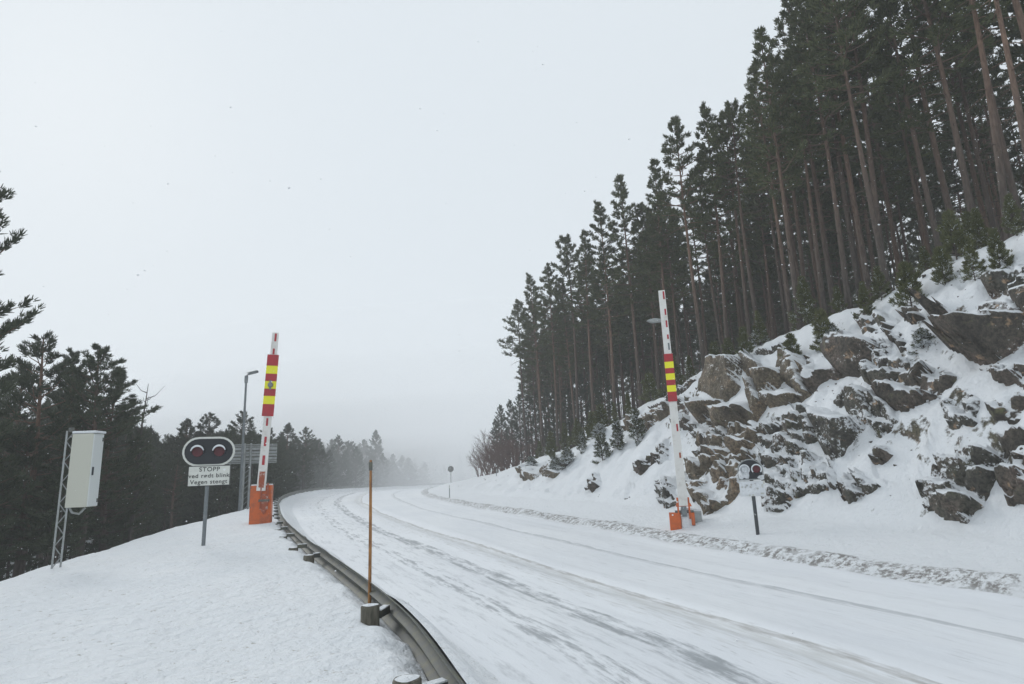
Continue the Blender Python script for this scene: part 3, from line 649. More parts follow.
FP=[]
for px,py,dr,top,k,lb in FRONT:
    x,y=base_from_px(px,py,dr); FP.append((x,y,SHORT[len(FP)])); z=hz(x,y); h=top_height(x,y,z,top); t=tree(TALL[k],x,y,z,min(h,21),label=lb,group='tall pines along the crest of the hill',wide=1.0)
def fill_h(x,y,z,a,b):
    px=512+FPX*x/max(y,1); lim=np.interp(px,[480,505,517,525,540,555,579,603,620,650,673,716,740,757,785,800,850,1024,1400],[420,360,335,315,285,275,245,215,190,195,135,130,120,70,80,10,-80,-260,-500])
    if y<3: return random.uniform(a,b)
    return min(random.uniform(a,b),top_height(x,y,z,lim+random.uniform(5,60)))
# forest behind the front row
cand=0; taken=[]
fx=[]
while len(fx)<150 and cand<20000:
    cand+=1; y=random.uniform(2,84); x=random.uniform(-12,62)
    d=float(sdist(np.array([x]),np.array([y]),RGT)[0][0])
    if d<11.5 or d>44 or x/max(y,1)>1.25: continue
    if random.random()>np.interp(d,[11,20,44],[1,.9,.5]): continue
    if any((x-a)**2+(y-b)**2<2.3 for a,b in taken): continue
    taken.append((x,y)); fx.append((x,y,d))
random.seed(5)
for x,y,d in fx:
    z=hz(x,y); pr=random.choice(TALL); h=fill_h(x,y,z,15,19)
    if h<6: continue
    near_=min(FP,key=lambda a:(a[0]-x)**2+(a[1]-y)**2)
    tree(pr,x,y,z,h,label=('tall thin pine standing close behind ' if (near_[0]-x)**2+(near_[1]-y)**2<30 else 'pine standing just uphill of ' if (near_[0]-x)**2+(near_[1]-y)**2<100 else 'far pine deep in the woods behind ')+near_[2],group='pines inside the hill forest')

pl=[]; tk=[]
for _ in range(6000):
    y=random.uniform(-8,135); x=random.uniform(-14,80)
    if len(pl)>=340: break
    d=float(sdist(np.array([x]),np.array([y]),RGT)[0][0])
    if d<15 or d>62 or any((x-a)**2+(y-b)**2<3.5 for a,b in tk): continue
    z=hz(x,y); h=fill_h(x,y,z,14,19)
    if h<5: continue
    tk.append((x,y)); pl.append((random.choice(TALL),x,y,z,h,1.1))
forest_mass('deep_hill_forest',pl,.16,2.3,'needles')
# young pines and bushes along the brow
YP=[(1000,262,9.2,200,0),(985,258,10,195,2),(955,250,9.3,185,1),(925,262,10,236,0),(905,270,9.3,240,1),(880,290,9.2,255,0),(865,300,9.6,262,2),(838,305,10,268,0),(822,322,9.2,290,1),(808,322,9.8,262,2),(790,335,9,312,1),(760,336,9.5,298,2),(745,345,9.6,296,0),(728,350,10,318,1),(716,360,9.3,322,0),(690,368,10,332,2),(674,378,9.5,345,0),(650,392,9.6,360,1),(628,405,9.4,380,0),(615,418,9.2,388,2),(602,430,9,398,1),(592,440,8.5,402,0),(578,445,9,408,2),(566,450,9,412,0),(552,458,8.5,424,1),(540,462,9,430,0),(1018,240,9.4,175,2),(940,255,9.5,225,1),(970,255,9.1,215,0)]
YP.sort(key=lambda a:-a[0])
ORD='first second third fourth fifth sixth seventh eighth ninth tenth eleventh twelfth thirteenth fourteenth fifteenth sixteenth seventeenth eighteenth nineteenth twentieth twenty-first twenty-second twenty-third twenty-fourth twenty-fifth twenty-sixth twenty-seventh twenty-eighth twenty-ninth thirtieth'.split()
for i,(px,py,dr,top,k) in enumerate(YP):
    x,y=base_from_px(px,py,dr-(1.5 if i%2 else .3)); z=hz(x,y)-.05; h=max(.8,min(2.3,top_height(x,y,z,top)*random.uniform(.5,.75)))
    tree(YOUNG[k],x,y,z,h,'young_pine',ORD[i]+(' olive young pine from the right edge' if px>740 else ' young pine from the right edge')+' along the brow of the slope','young pine','young pines along the brow of the slope',wide=random.uniform(.8,1.15))
for i in range(24):
    px=random.uniform(560,1040); dr=random.uniform(11,18); py=400
    x,y=base_from_px(px,py,dr); z=hz(x,y)-.05; k=random.randrange(3)
    near_=min(FP,key=lambda a:(a[0]-x)**2+(a[1]-y)**2)
    tree(YOUNG[k],x,y,z,random.uniform(.9,2.1),'young_pine','low olive pine near '+near_[2],'young pine','young pines under the hill forest',wide=random.uniform(1,1.4))
for (px,py,lb,k,h) in [(603,462,'smallest snowy pine standing alone on the open slope, furthest left',1,1.35),(618,452,'middle one of the three snowy pines on the open slope',0,1.6),(638,442,'snow laden pine nearest the barrier on the open slope',0,1.6),(568,466,'snow covered low pine bush on the far slope',1,1.0),(582,452,'snowy pine bush near the crest of the far slope',0,1.2),(556,474,'flattened snowy bush beside the hazy olive rock',1,.9),(548,456,'snow crusted bush above the hazy olive rock',0,1.1),(600,440,'snowy bush on the crest right of the hazy row',1,.9),(532,470,'lowest snowy bush at the far foot of the slope',1,.9),(700,368,'low snow dusted bush over the large smooth brown rock face',1,.8),(722,358,'snow dusted juniper on the brow left of the young pines',1,.8),(740,352,'wide snow dusted juniper on the brow above the brown face',1,.9),(760,345,'snow dusted juniper at the brow over the olive block',1,.8),(830,345,'small frosted pine over the dark overhanging rock',1,.8),(925,350,'frosted twiggy bush left under the biggest dark slab',1,.6)]:
    w=hill_hit(px,py)
    if w is None: continue
    tree(SNOWY[k],w[0],w[1],w[2]-.08,h,'snowy_pine_bush',lb,'bush','snow covered pines and bushes on the slope',wide=1.15 if h>1 else 1.9)

# bare deciduous bushes
def bare_mesh(name,H,stems,seed,spread=.5,mt='twig'):
    random.seed(seed); mb=MB()
    def br(p,d,l,r,n):
        q=p+d*l*.5+Vector((random.uniform(-.06,.06),random.uniform(-.06,.06),0))*l; e=q+(d+Vector((random.uniform(-.15,.15),random.uniform(-.15,.15),.08))).normalized()*l*.5
        mb.tube([p,q,e],[r,r*.8,r*.55],4,False)
        if n==0: return
        for k in range(random.choice((2,3,3))):
            a=random.uniform(.2,.75); ax=Vector((random.gauss(0,1),random.gauss(0,1),random.gauss(0,.3))); dd=(Matrix.Rotation(a,3,ax.normalized())@d); dd.z+=.15; b=p.lerp(e,random.uniform(.45,1)); br(b,dd.normalized(),l*random.uniform(.55,.8),r*.55,n-1)
    for s in range(stems):
        a=random.uniform(0,6.3); d=Vector((math.cos(a)*spread,math.sin(a)*spread,1)).normalized(); br(Vector((math.cos(a)*.1,math.sin(a)*.1,-.1)),d,H*.42,.02+H*.006,4)
    me=bpy.data.meshes.new(name); me.from_pydata(mb.v,[],mb.f); me.materials.append(M[mt]); me.update(); return me
BB=[bare_mesh('bare_bush',3.2,7,5,.45),bare_mesh('bare_bush',2.6,9,6,.6),bare_mesh('bare_birch',6.5,2,9,.12)]
random.seed(77)
for (px,Yb,h,k,lb) in [(484,80,4.2,0,'reddish brown bare bush at the far left foot of the hill'),(491,77,5.0,1,'tall bare bush just right of the leftmost reddish one'),(499,73,5.2,0,'bare bush in the middle of the far thicket'),(508,70,5.2,1,'bare bush beneath the hazy birch'),(517,67,4.6,0,'bare bush at the right of the far thicket by the snowy slope'),(505,82,9.5,2,'hazy bare birch with white twigs above the far thicket'),(496,86,7.5,2,'lower hazy birch left of the tallest birch'),(515,80,9,2,'hazy birch next to the last tall pine')]:
    q_=at_depth(px,470,Yb); x,y=q_.x,Yb; z=hz(x,y); t=empty('bare_birch' if k==2 else 'bare_bush',(x,y,z-.1),random.uniform(0,6),lb,'tree' if k==2 else 'bush','bare bushes and birches at the far end'); s=h/(6.5 if k==2 else 3.); t.scale=(s*1.1,s*1.1,s); link('branches',BB[k],t)

# lower growth where the hill forest runs out
for i,(px,Yb,top,lb) in enumerate([(497,84,418,'lowest dark pine at the very end of the hill forest by the bare bushes'),(504,80,402,'low pine just left of the last tall pine'),(512,76,392,'low bushy pine in front of the last tall pine'),(522,72,384,'low bushy pine filling the gap under the last tall pines'),(532,68,392,'low pine between the trunks near the forest end'),(541,66,380,'low green pine under the narrow end pine'),(551,64,388,'low pine under the bushy pine of the hazy row'),(562,60,376,'low green pine under the ragged pine'),(574,58,384,'low pine under the ragged and slender pines'),(586,55,372,'low green pine beside the slender pine'),(598,53,380,'low pine left of the dense pine'),(610,50,366,'low green pine under the dense pine')]):
    q_=at_depth(px,450,Yb); z=hz(q_.x,Yb); h=top_height(q_.x,Yb,z,top); tree(BROAD[3 if i%2 else 1],q_.x,Yb,z-.3,min(h,9),label=lb,group='low pines filling the far end of the hill forest',wide=min(1.6,max(.9,7/h)))
for i,(px,Yb,h,lb) in enumerate([(479,84,3.4,'smallest reddish bare bush at the outer end of the thicket'),(488,74,4.4,'dense reddish bare bush in front of the thicket'),(504,70,4.2,'reddish bare bush low in the middle of the thicket'),(512,74,5.6,'taller bare bush against the low pines'),(524,63,3.6,'bare bush at the slope edge near the hazy olive rock')]):
    q_=at_depth(px,470,Yb); z=hz(q_.x,Yb); t=empty('bare_bush',(q_.x,Yb,z-.1),i*1.3,lb,'bush','bare bushes and birches at the far end'); t.scale=(h/3*1.2,h/3*1.2,h/3); link('branches',BB[i%2],t)
# left hand woods, standing lower than the road bank
LW=[ # px of trunk, distance Y, top row, proto, label
 (-72,16,158,2,'nearest pine at the left edge, only its right branches in view'),
 (-30,20,322,3,'dark dense pine at the left edge below the nearest branches'),
 (30,24,336,0,'pine with orange trunk and layered open crown left of the cabinet'),
 (62,30,352,1,'dark dense pine directly behind the cabinet'),
 (86,25,348,2,'pine with a crooked bare top leaning over the cabinet'),
 (112,27,370,3,'full dark pine right of the cabinet'),
 (8,34,365,1,'darker pine between the left edge and the orange trunk'),
 (140,33,428,3,'shorter dark pine between the cabinet and the warning light'),
 (182,48,420,1,'pointed pine left of the warning light'),(206,50,414,0,'round topped pine above the warning light'),(165,55,445,3,'low dark pine left of the warning light'),
 (240,52,412,2,'broad hazy pine behind the camera mast'),(262,58,426,3,'hazy pine between camera mast and left barrier'),(222,60,436,1,'low hazy pine between the light and the mast'),
 (286,72,424,1,'hazy pine just right of the left barrier arm'),(304,84,428,0,'hazy pine second right of the left barrier arm'),(318,93,440,3,'hazy low pine third right of the left barrier arm'),
 (336,102,436,1,'hazy pointed pine near the round sign back'),(352,108,442,2,'hazy pine above the round sign back'),(376,112,431,1,'tallest of the far hazy pines at the end of the left woods'),(364,120,440,3,'far hazy pine left of the tallest one'),
 (392,128,458,3,'very faint pine left of the road end'),(404,135,456,1,'very faint pointed pine left of the road end'),(416,142,458,2,'very faint pine at the end of the left woods'),(428,150,462,3,'faintest low pine beside the road end')]
LS=['the nearest left edge pine','the dark left edge pine','the orange trunked pine','the dark pine behind the cabinet','the crooked topped pine','the full pine right of the cabinet','the darker second rank pine','the shorter pine left of the warning light','the pointed pine left of the light','the round topped pine over the light','the low dark pine left of the light','the broad pine behind the camera mast','the pine between mast and barrier','the low pine right of the light','the pine right of the left barrier arm','the second pine right of the arm','the third pine right of the arm','the pointed pine by the round sign','the pine above the round sign','the tallest far pine','the pine left of the tallest far one','the faint pine by the road end','the faint pointed pine','the faint end pine','the faintest pine']
def gz(x,y): return hz(x,y)
def left_lim(px): return np.interp(px,[-200,-80,0,40,80,110,160,200,240,280,330,376,400,440],[300,330,375,360,372,395,436,428,428,434,440,444,456,462])
for px,Y,top,k,lb in LW:
    p=at_depth(px,475,Y); z=gz(p.x,Y); h=top_height(p.x,Y,z,top); tree(BROAD[k],p.x,Y,z-.1,min(h,24),label=lb,group='pines of the left woods',wide=max(.8,min(1.25,12/h)))
taken=[]; n=0
while n<84:
    Y=random.uniform(15,150); u=random.uniform(-.98,-.1); x=u*Y
    d=-float(sdist(np.array([x]),np.array([Y]),LFT)[0][0]); w=np.interp(Y,WY,WW)
    if d<w+4.5 or d>60: continue
    if any((x-a)**2+(Y-b)**2<5 for a,b in taken): continue
    px=512+FPX*x/Y
    lim=np.interp(px,[-80,0,40,80,110,160,200,260,330,420],[330,370,350,372,395,450,440,440,452,466])
    z=gz(x,Y); h=top_height(x,Y,z,lim+random.uniform(0,22)+(random.uniform(25,80) if px<165 else 0))
    if h<3.5: continue
    h=min(h,15); taken.append((x,Y)); n+=1
    tree(random.choice(BROAD),x,Y,z-.1,h,label=('dark pine in the woods behind ' if Y<55 else 'hazy pine in the woods around ')+min(zip(LW,LS),key=lambda a:abs(a[0][0]-px)+2*abs(a[0][1]-Y))[1],group='dense pines below the left bank' if Y<55 else 'far hazy pines of the left woods',wide=min(1.5,max(.8,9/h)))
pl=[]; tk=[]
for _ in range(8000):
    Y=random.uniform(8,150); x=random.uniform(-1.15,-.1)*Y
    if len(pl)>=300: break
    d=-float(sdist(np.array([x]),np.array([Y]),LFT)[0][0]); w=np.interp(Y,WY,WW)
    if d<w+3.2 or d>75 or any((x-a)**2+(Y-b)**2<3 for a,b in tk): continue
    z=gz(x,Y); h=min(top_height(x,Y,z,left_lim(512+FPX*x/Y)+random.uniform(4,30)+(85 if Y<40 else 0)),13)
    if h<2.2: continue
    tk.append((x,Y)); pl.append((random.choice(BROAD),x,Y,z-.2,h,min(1.7,max(.9,8/h))))
for _ in range(6000):
    if len(pl)>=640: break
    Y=random.uniform(44,135); x=random.uniform(-.62,-.15)*Y
    d=-float(sdist(np.array([x]),np.array([Y]),LFT)[0][0])
    if d<1.6 or d>random.uniform(8,45) or any((x-a)**2+(Y-b)**2<1.6 for a,b in tk): continue
    z=gz(x,Y); h=min(top_height(x,Y,z,left_lim(512+FPX*x/Y)+random.uniform(0,22)),13)
    if h<2.2: continue
    tk.append((x,Y)); pl.append((random.choice(BROAD[1::2]),x,Y,z-.2-.15*h,h*1.15,min(1.7,max(.9,8/h))))
forest_mass('left_woods_undergrowth',pl,.18,2.2,'needles_left')
for i in range(20):   # far woods beyond the bend, on both sides
    u=random.uniform(-.24,.02); Y=random.uniform(128,165); x=u*Y; d=abs(float(sdist(np.array([x]),np.array([Y]),LFT)[0][0])); 
    if d<6: continue
    z=gz(x,Y); tree(random.choice(BROAD),x,Y,z-.1,random.uniform(6,10),label='ghostly pine in the snow haze beyond the bend',group='pines beyond the bend')
for px,Y,h in ((476,142,9),(483,136,10),(470,150,8),(489,128,10),(480,148,9)):
    p=at_depth(px,475,Y); tree(TALL[3],p.x,Y,gz(p.x,Y),h,label='ghostly tall pine at the foot of the hill beyond the bare bushes',group='ghostly pines beyond the bushes')
dead=MB(); dead.tube([(0,0,-1),(.05,0,4),(-.1,.05,8),(.02,0,10.5)],[.13,.1,.06,.015],6)
for k in range(26):
    t=random.uniform(3,10); a=random.uniform(0,6.3); L=random.uniform(.4,1.5); dead.tube([(0,0,t),(math.cos(a)*L*.5,math.sin(a)*L*.5,t+.2*L),(math.cos(a)*L,math.sin(a)*L,t+.8*L)],[.03,.018,.006],4,False)
p=at_depth(134,475,28); z=gz(p.x,28); h=top_height(p.x,28,z,384)
t=empty('dead_tree',(p.x,28,z),0,'dead bare snag poking up right of the dark pines behind the cabinet','dead tree'); t.scale=(h/10.5,)*3; t.rotation_euler=(0,R(2),0); dead.obj('trunk',M['deadwood'],t)

# ------------------------------------------------------------ guardrail
def guardrail():
    L=LFT; s=np.concatenate([[0],np.cumsum(np.hypot(*(L[1:]-L[:-1]).T))]); s0=np.interp(-4,L[:,1],s); s1=np.interp(134,L[:,1],s)
    root=empty('guardrail',(float(LFT[40][0]),float(LFT[40][1]),0),0,'grey steel crash barrier curving along the left edge of the road','guardrail')
    o0=Vector(root.location)
    prof=[(-.005,.31),(-.02,.30),(-.075,.262),(-.083,.23),(-.07,.20),(-.02,.165),(-.012,.155),(-.02,.145),(-.07,.11),(-.083,.08),(-.075,.048),(-.02,.01),(-.005,0)]
    th=.006
    def P(q): return Vector((float(np.interp(q,s,L[:,0])),float(np.interp(q,s,L[:,1])),0))
    def frame(q):
        a,b=P(q-.1),P(q+.1); d=(b-a).normalized(); return P(q),d,Vector((d.y,-d.x,0))    # n points to the road
    q=s0; seg=4.0; i=0
    while q<s1:
        e=min(q+seg+.15,s1); n=max(3,int((e-q)/.4)); mb=MB(); sn=MB(); off=.004*(i%2)
        for k in range(n+1):
            t=q+(e-q)*k/n; c,d,nn=frame(t); zb=float(z_road(c.y))+.44
            pts=[c+nn*(-(a)+off-.04)+Vector((0,0,zb+b)) for a,b in prof]; pts2=[c+nn*(-(a)+off-.04-th)+Vector((0,0,zb+b)) for a,b in prof]
            b0=len(mb.v); mb.v+=[tuple(w-o0) for w in pts]+[tuple(w-o0) for w in pts2]; m_=len(prof)
            if k:
                pb=b0-2*m_
                for j in range(m_-1): mb.f+= [(pb+j,pb+j+1,b0+j+1,b0+j),(pb+m_+j,b0+m_+j,b0+m_+j+1,pb+m_+j+1)]
                mb.f+=[(pb,b0,b0+m_,pb+m_),(pb+m_-1,pb+2*m_-1,b0+2*m_-1,b0+m_-1)]
            # snow lodged against the road face of the rail
            hh=.26+.035*vnoise(np.array([t*.9]),np.array([2.]),s=4)[0]-.24*float(sstep(28,42,c.y)); ps=[c+nn*(.03)+Vector((0,0,zb+hh)),c+nn*.10+Vector((0,0,zb+hh-.012)),c+nn*.22+Vector((0,0,zb+hh-.10)),c+nn*.55+Vector((0,0,zb-.30)),c+nn*.9+Vector((0,0,zb-.42))]
            b1=len(sn.v); sn.v+=[tuple(w-o0) for w in ps]
            if k:
                for j in range(4): sn.f.append((b1-5+j,b1-4+j,b1+1+j,b1+j))
        bo=mb.obj('rail_beam',M['steel_dark'],root,True)
        so=sn.obj('snow_drift',M['snow'],root,True)
        q+=seg; i+=1
    # posts: round timber set back on the field side, with spacer
    PP=[at_z(407,680,.72),at_z(370,606,.72),at_z(309,554,.66)]
    ps=[]
    for w in PP:
        k=np.argmin(np.hypot(L[:,0]-w.x,L[:,1]-w.y)); ps.append(s[k])
    kk=[np.interp(y_,L[:,1],s) for y_ in (14.4,17.2,19.6,22.0,24.6,27.2,30,33,36.5,40,44,48,52,56,60)]
    allp=[(p_,True) for p_ in ps]+[(p_,False) for p_ in kk]+[(np.interp(y_,L[:,1],s),True) for y_ in (1.6,-1.2,-4)]
    for j,(q,tall) in enumerate(allp):
        c,d,nn=frame(q); zb=float(z_road(c.y)); top=.73 if j<2 or tall else .60
        if j==2: top=.64
        if j<3: w=PP[j]; cc=Vector((w.x,w.y,0))
        else: cc=c-nn*.34
        r=.105
        mb=MB(); ang=[2*math.pi*a/14 for a in range(14)]
        rl=[r*(1+.03*math.sin(3*a+j)) for a in ang]
        vs_=[]; 
        for zz,k_ in ((-.6,1),(zb+top-.02,1),(zb+top,.9)): vs_+=[(cc.x+math.cos(a)*b*k_-o0.x,cc.y+math.sin(a)*b*k_-o0.y,zz) for a,b in zip(ang,rl)]
        mb.add(vs_,[(a,(a+1)%14,(a+1)%14+14,a+14) for a in range(14)]+[(14+a,14+(a+1)%14,28+(a+1)%14,28+a) for a in range(14)]+[tuple(range(28,42))])
        po=mb.obj('post',M['wood'],root,True)
        cap=MB(); cap.add([(cc.x+math.cos(a)*r*(.8+.12*math.sin(2*a+j))-o0.x,cc.y+math.sin(a)*r*(.8+.1*math.sin(3*a))-o0.y,zb+top+.003) for a in ang]+[(cc.x-o0.x,cc.y-o0.y,zb+top+.018)],[(a,(a+1)%14,14) for a in range(14)])
        cap.obj('snow_cap',M['snow'],po,True)
        br=MB(); a,b=cc+nn*r*.8,c-nn*.05; mid=(a+b)/2; ln=(b-a).length; rot=Matrix.Translation(mid-o0+Vector((0,0,zb+.60)))@Matrix.Rotation(math.atan2((b-a).y,(b-a).x),4,'Z')
        br.box((0,0,.02),(ln,.07,.08),rot); br.obj('spacer',M['steel_dark'],root)
        bs=MB(); bs.box((0,0,.064),(ln*.95,.08,.012),rot,.003); bs.obj('snow_cap',M['snow'],root)
guardrail()
# brown snow stick
b=at_z(368,597,.55); b=Vector((b.x+.02,b.y,.3)); st=MB(); hh=top_height(b.x,b.y,b.z,460); st.tube([(0,0,-.3),(.004,0,hh*.5),(0,0,hh)],[.024,.022,.018],8)
t=empty('snow_stick',b,0,'tall thin brown snow stick standing against the crash barrier','snow stick'); st.obj('pole',M['stick'],t,True)
rf=MB(); rf.tube([(0,0,hh*.93),(0,0,hh*.985)],.026,8); rf.obj('band',M['steel_dark'],t,True)

# ------------------------------------------------------------ road closing barrier, left
def text_obj(name,s,size,mt,parent,loc,rot=(R(90),0,0),align='CENTER',weight=0):
    c=bpy.data.curves.new(name,'FONT'); c.body=s; c.size=size; c.align_x=align; c.align_y='CENTER'; c.extrude=.002; c.offset=weight; c.space_character=1.12
    o=bpy.data.objects.new(name,c); COL.objects.link(o); dg=bpy.context.evaluated_depsgraph_get(); me=bpy.data.meshes.new_from_object(o.evaluated_get(dg)); bpy.data.objects.remove(o)
    me.materials.clear(); me.materials.append(mt); q=link(name,me,parent); q.location=loc; q.rotation_euler=rot; return q
def arm(root,L,w0,w1,lean,z0,panel,stripes,d=.10,mtl='white_paint',yoff=0,pw=.40,lamp=None,xoff=0):
    """boom standing up; panel=(from,[(colour,len)...]); stripes=[(z,len,width)]; built along local z then leaned in x"""
    e=bpy.data.objects.new('boom',None)
    rot=Matrix.Translation((xoff,yoff,z0))@Matrix.Rotation(lean,4,'Y')
    mb=MB(); mb.add([(-w0/2,-d/2,0),(w0/2,-d/2,0),(w0/2,d/2,0),(-w0/2,d/2,0),(-w1/2,-d/2,L),(w1/2,-d/2,L),(w1/2,d/2,L),(-w1/2,d/2,L)],[(0,3,2,1),(4,5,6,7),(0,1,5,4),(1,2,6,5),(2,3,7,6),(3,0,4,7)],rot)
    bo=mb.obj('boom',M[mtl],root)
    for (a,l,w,mt,dx) in stripes:
        s=MB(); s.box((dx,-d/2-.004,a+l/2),(w,.012,l),rot); s.obj('red_stripe',M[mt],bo)
    z=panel[0]
    for mt,l in panel[1]:
        s=MB(); s.box((0,-d/2-.02,z-l/2),(pw,.045,l),rot,.004); s.obj('panel_band',M[mt],bo); z-=l
    if lamp:
        la=MB(); c=rot@Vector((0,-d/2-.06,lamp)); la.tube([c+Vector((0,.02,0)),c-Vector((0,.07,0))],[.10,.085],16); la.tube([c+Vector((0,0,-.17)),c+Vector((0,0,.17))],.035,8); la.obj('warning_lamp',M['grey_paint'],bo,True)
    return bo
def barrier_left():
    p=ground_hit(260.5,523,16,32); gzz=hz(p.x,p.y)
    root=empty('road_barrier',(p.x,p.y,gzz),R(14),'red and yellow panelled road barrier raised upright on the left bank, with its orange housing','road barrier','raised road closing barriers')
    f=23.3/586.
    # housing: open-fronted orange steel box with folded sides
    mb=MB(); W,Hh,Dp=.72,1.30,.42
    mb.box((0,0,Hh/2-.15),(W,Dp,Hh+.3),None,.015); mb.obj('housing',M['orange'],root)
    ch=MB()
    for sx in (-.11,.11): ch.box((sx+.12,-Dp/2-.04,.93),(.05,.08,.9),None,.008)
    ch.obj('arm_bracket',M['orange_dark'],root)
    ax=MB(); ax.tube([(-.06,-Dp/2-.05,.78),(.30,-Dp/2-.05,.78)],.045,12); ax.obj('pivot',M['steel_dark'],root,True)
    cw=MB(); cw.prism([(.04,.42),(.12,.30),(.20,.42),(.20,1.0),(.04,1.0)],-Dp/2-.07,-Dp/2-.01); cw.obj('counterweight',M['orange_dark'],root)
    L=5.8
    bo=arm(root,L,.30,.22,R(2.6),1.12,(L-.86,[('red_paint',.42),('yellow',.30),('red_paint',.28),('yellow',.28),('red_paint',.27),('yellow',.30),('red_paint',.44)]),
      [(L-.34,.30,.07,'red_paint',.02),(L-.84,.22,.07,'red_paint',0),(2.30,.28,.07,'red_paint',0),(1.57,.34,.08,'red_paint',0),(.90,.34,.09,'red_paint',0),(.11,.56,.19,'orange_dark',0)],yoff=-Dp/2-.02,lamp=L-2.0)
    sn=MB(); sn.box((0,.02,Hh+.022),(W*.96,Dp*.9,.05),None,.02); sn.obj('snow_cap',M['snow'],root)
    for z_ in (.12,.55,1.22):
        bl=MB(); bl.tube([(-.33,-Dp/2-.012,z_),(-.33,-Dp/2+.01,z_)],.02,6); bl.obj('bolt',M['steel_dark'],root)
barrier_left()
def barrier_right():
    p=at_z(677,528,hz(4.8,18.8)); g=hz(p.x,p.y)
    p=ground_hit(681,527,12,24); root=empty('road_barrier',(p.x,p.y,hz(p.x,p.y)),R(-12),'snow plastered road barrier raised upright before the rocky slope on the right','road barrier','raised road closing barriers')
    k=18.8/592
    mb=MB(); mb.box((-.15,-.05,.14),(.33,.28,.56),None,.012); mb.obj('housing',M['orange'],root)
    mb=MB(); mb.box((.20,.03,.22),(.36,.36,.66),None,.06); mb.obj('snow_plaster',M['snow'],root)
    mb=MB(); mb.box((.52,.14,.22),(.22,.26,.50),None,.02); mb.obj('side_cabinet',M['steel'],root)
    mb=MB(); mb.box((.52,.14,.48),(.23,.27,.08),None,.03); mb.obj('snow_cap',M['snow'],root)
    mb=MB()
    for sx in (-.04,.28): mb.box((sx,-.16,.55),(.05,.08,.62),None,.008)
    mb.prism([(-.10,.60),(.36,.60),(.32,.70),(.18,.74),(.12,.66),(.04,.74),(-.08,.70)],-.22,-.14)
    mb.box((.36,-.20,.24),(.10,.05,.36),None,.006)
    mb.obj('arm_bracket',M['orange'],root)
    mb=MB(); mb.tube([(-.14,-.16,.45),(.40,-.16,.45)],.04,10); mb.obj('pivot',M['steel_dark'],root,True)
    mb=MB(); mb.box((.12,-.22,.46),(.16,.05,.30),None,.02); mb.obj('motor_box',M['grey_paint'],root)
    L=6.68
    arm(root,L,.26,.20,R(-.4),.62,(L-2.08,[('red_paint',.25),('yellow',.20),('red_paint',.17),('yellow',.20),('red_paint',.17),('yellow',.20),('red_paint',.30)]),
      [(L-.30,.26,.05,'red_paint',.05),(L-.82,.20,.05,'red_paint',.05),(L-1.22,.22,.05,'red_paint',.05),(L-1.60,.14,.05,'red_paint',.05),(L-1.95,.22,.05,'grey_paint',.05),(2.2,.22,.05,'red_paint',.05),(1.4,.16,.05,'orange_dark',.05)],yoff=-.18,pw=.27,lamp=None,xoff=.12)
    return root
barrier_right()
# street lamp behind the right barrier
q=at_depth(650,321,26); x0=at_depth(664,320,26).x; zb=hz(x0,26)
t=empty('street_lamp',(x0,26,zb),0,'grey street lamp whose head shows left of the right barrier arm','street lamp')
mb=MB(); mb.tube([(0,0,-.3),(0,0,q.z-zb-.05)],[.07,.05],10); mb.obj('pole',M['steel_dark'],t,True)
mb=MB(); mb.tube([(0,0,q.z-zb-.08),(-.12,0,q.z-zb+.0)],[.035,.03],8); mb.obj('bracket',M['steel_dark'],t,True)
mb=MB(); hh=q.z-zb; mb.add([(-.78,-.08,hh),(-.78,.08,hh),(-.5,-.15,hh-.09),(-.5,.15,hh-.09),(-.12,-.10,hh-.06),(-.12,.10,hh-.06),(-.72,-.06,hh+.05),(-.72,.06,hh+.05),(-.45,-.12,hh+.10),(-.45,.12,hh+.10),(-.12,-.07,hh+.06),(-.12,.07,hh+.06)],[(0,1,3,2),(2,3,5,4),(6,8,9,7),(8,10,11,9),(0,6,7,1),(4,5,11,10),(0,2,8,6),(2,4,10,8),(1,7,9,3),(3,9,11,5)]); mb.obj('lamp_head',M['steel'],t,True)

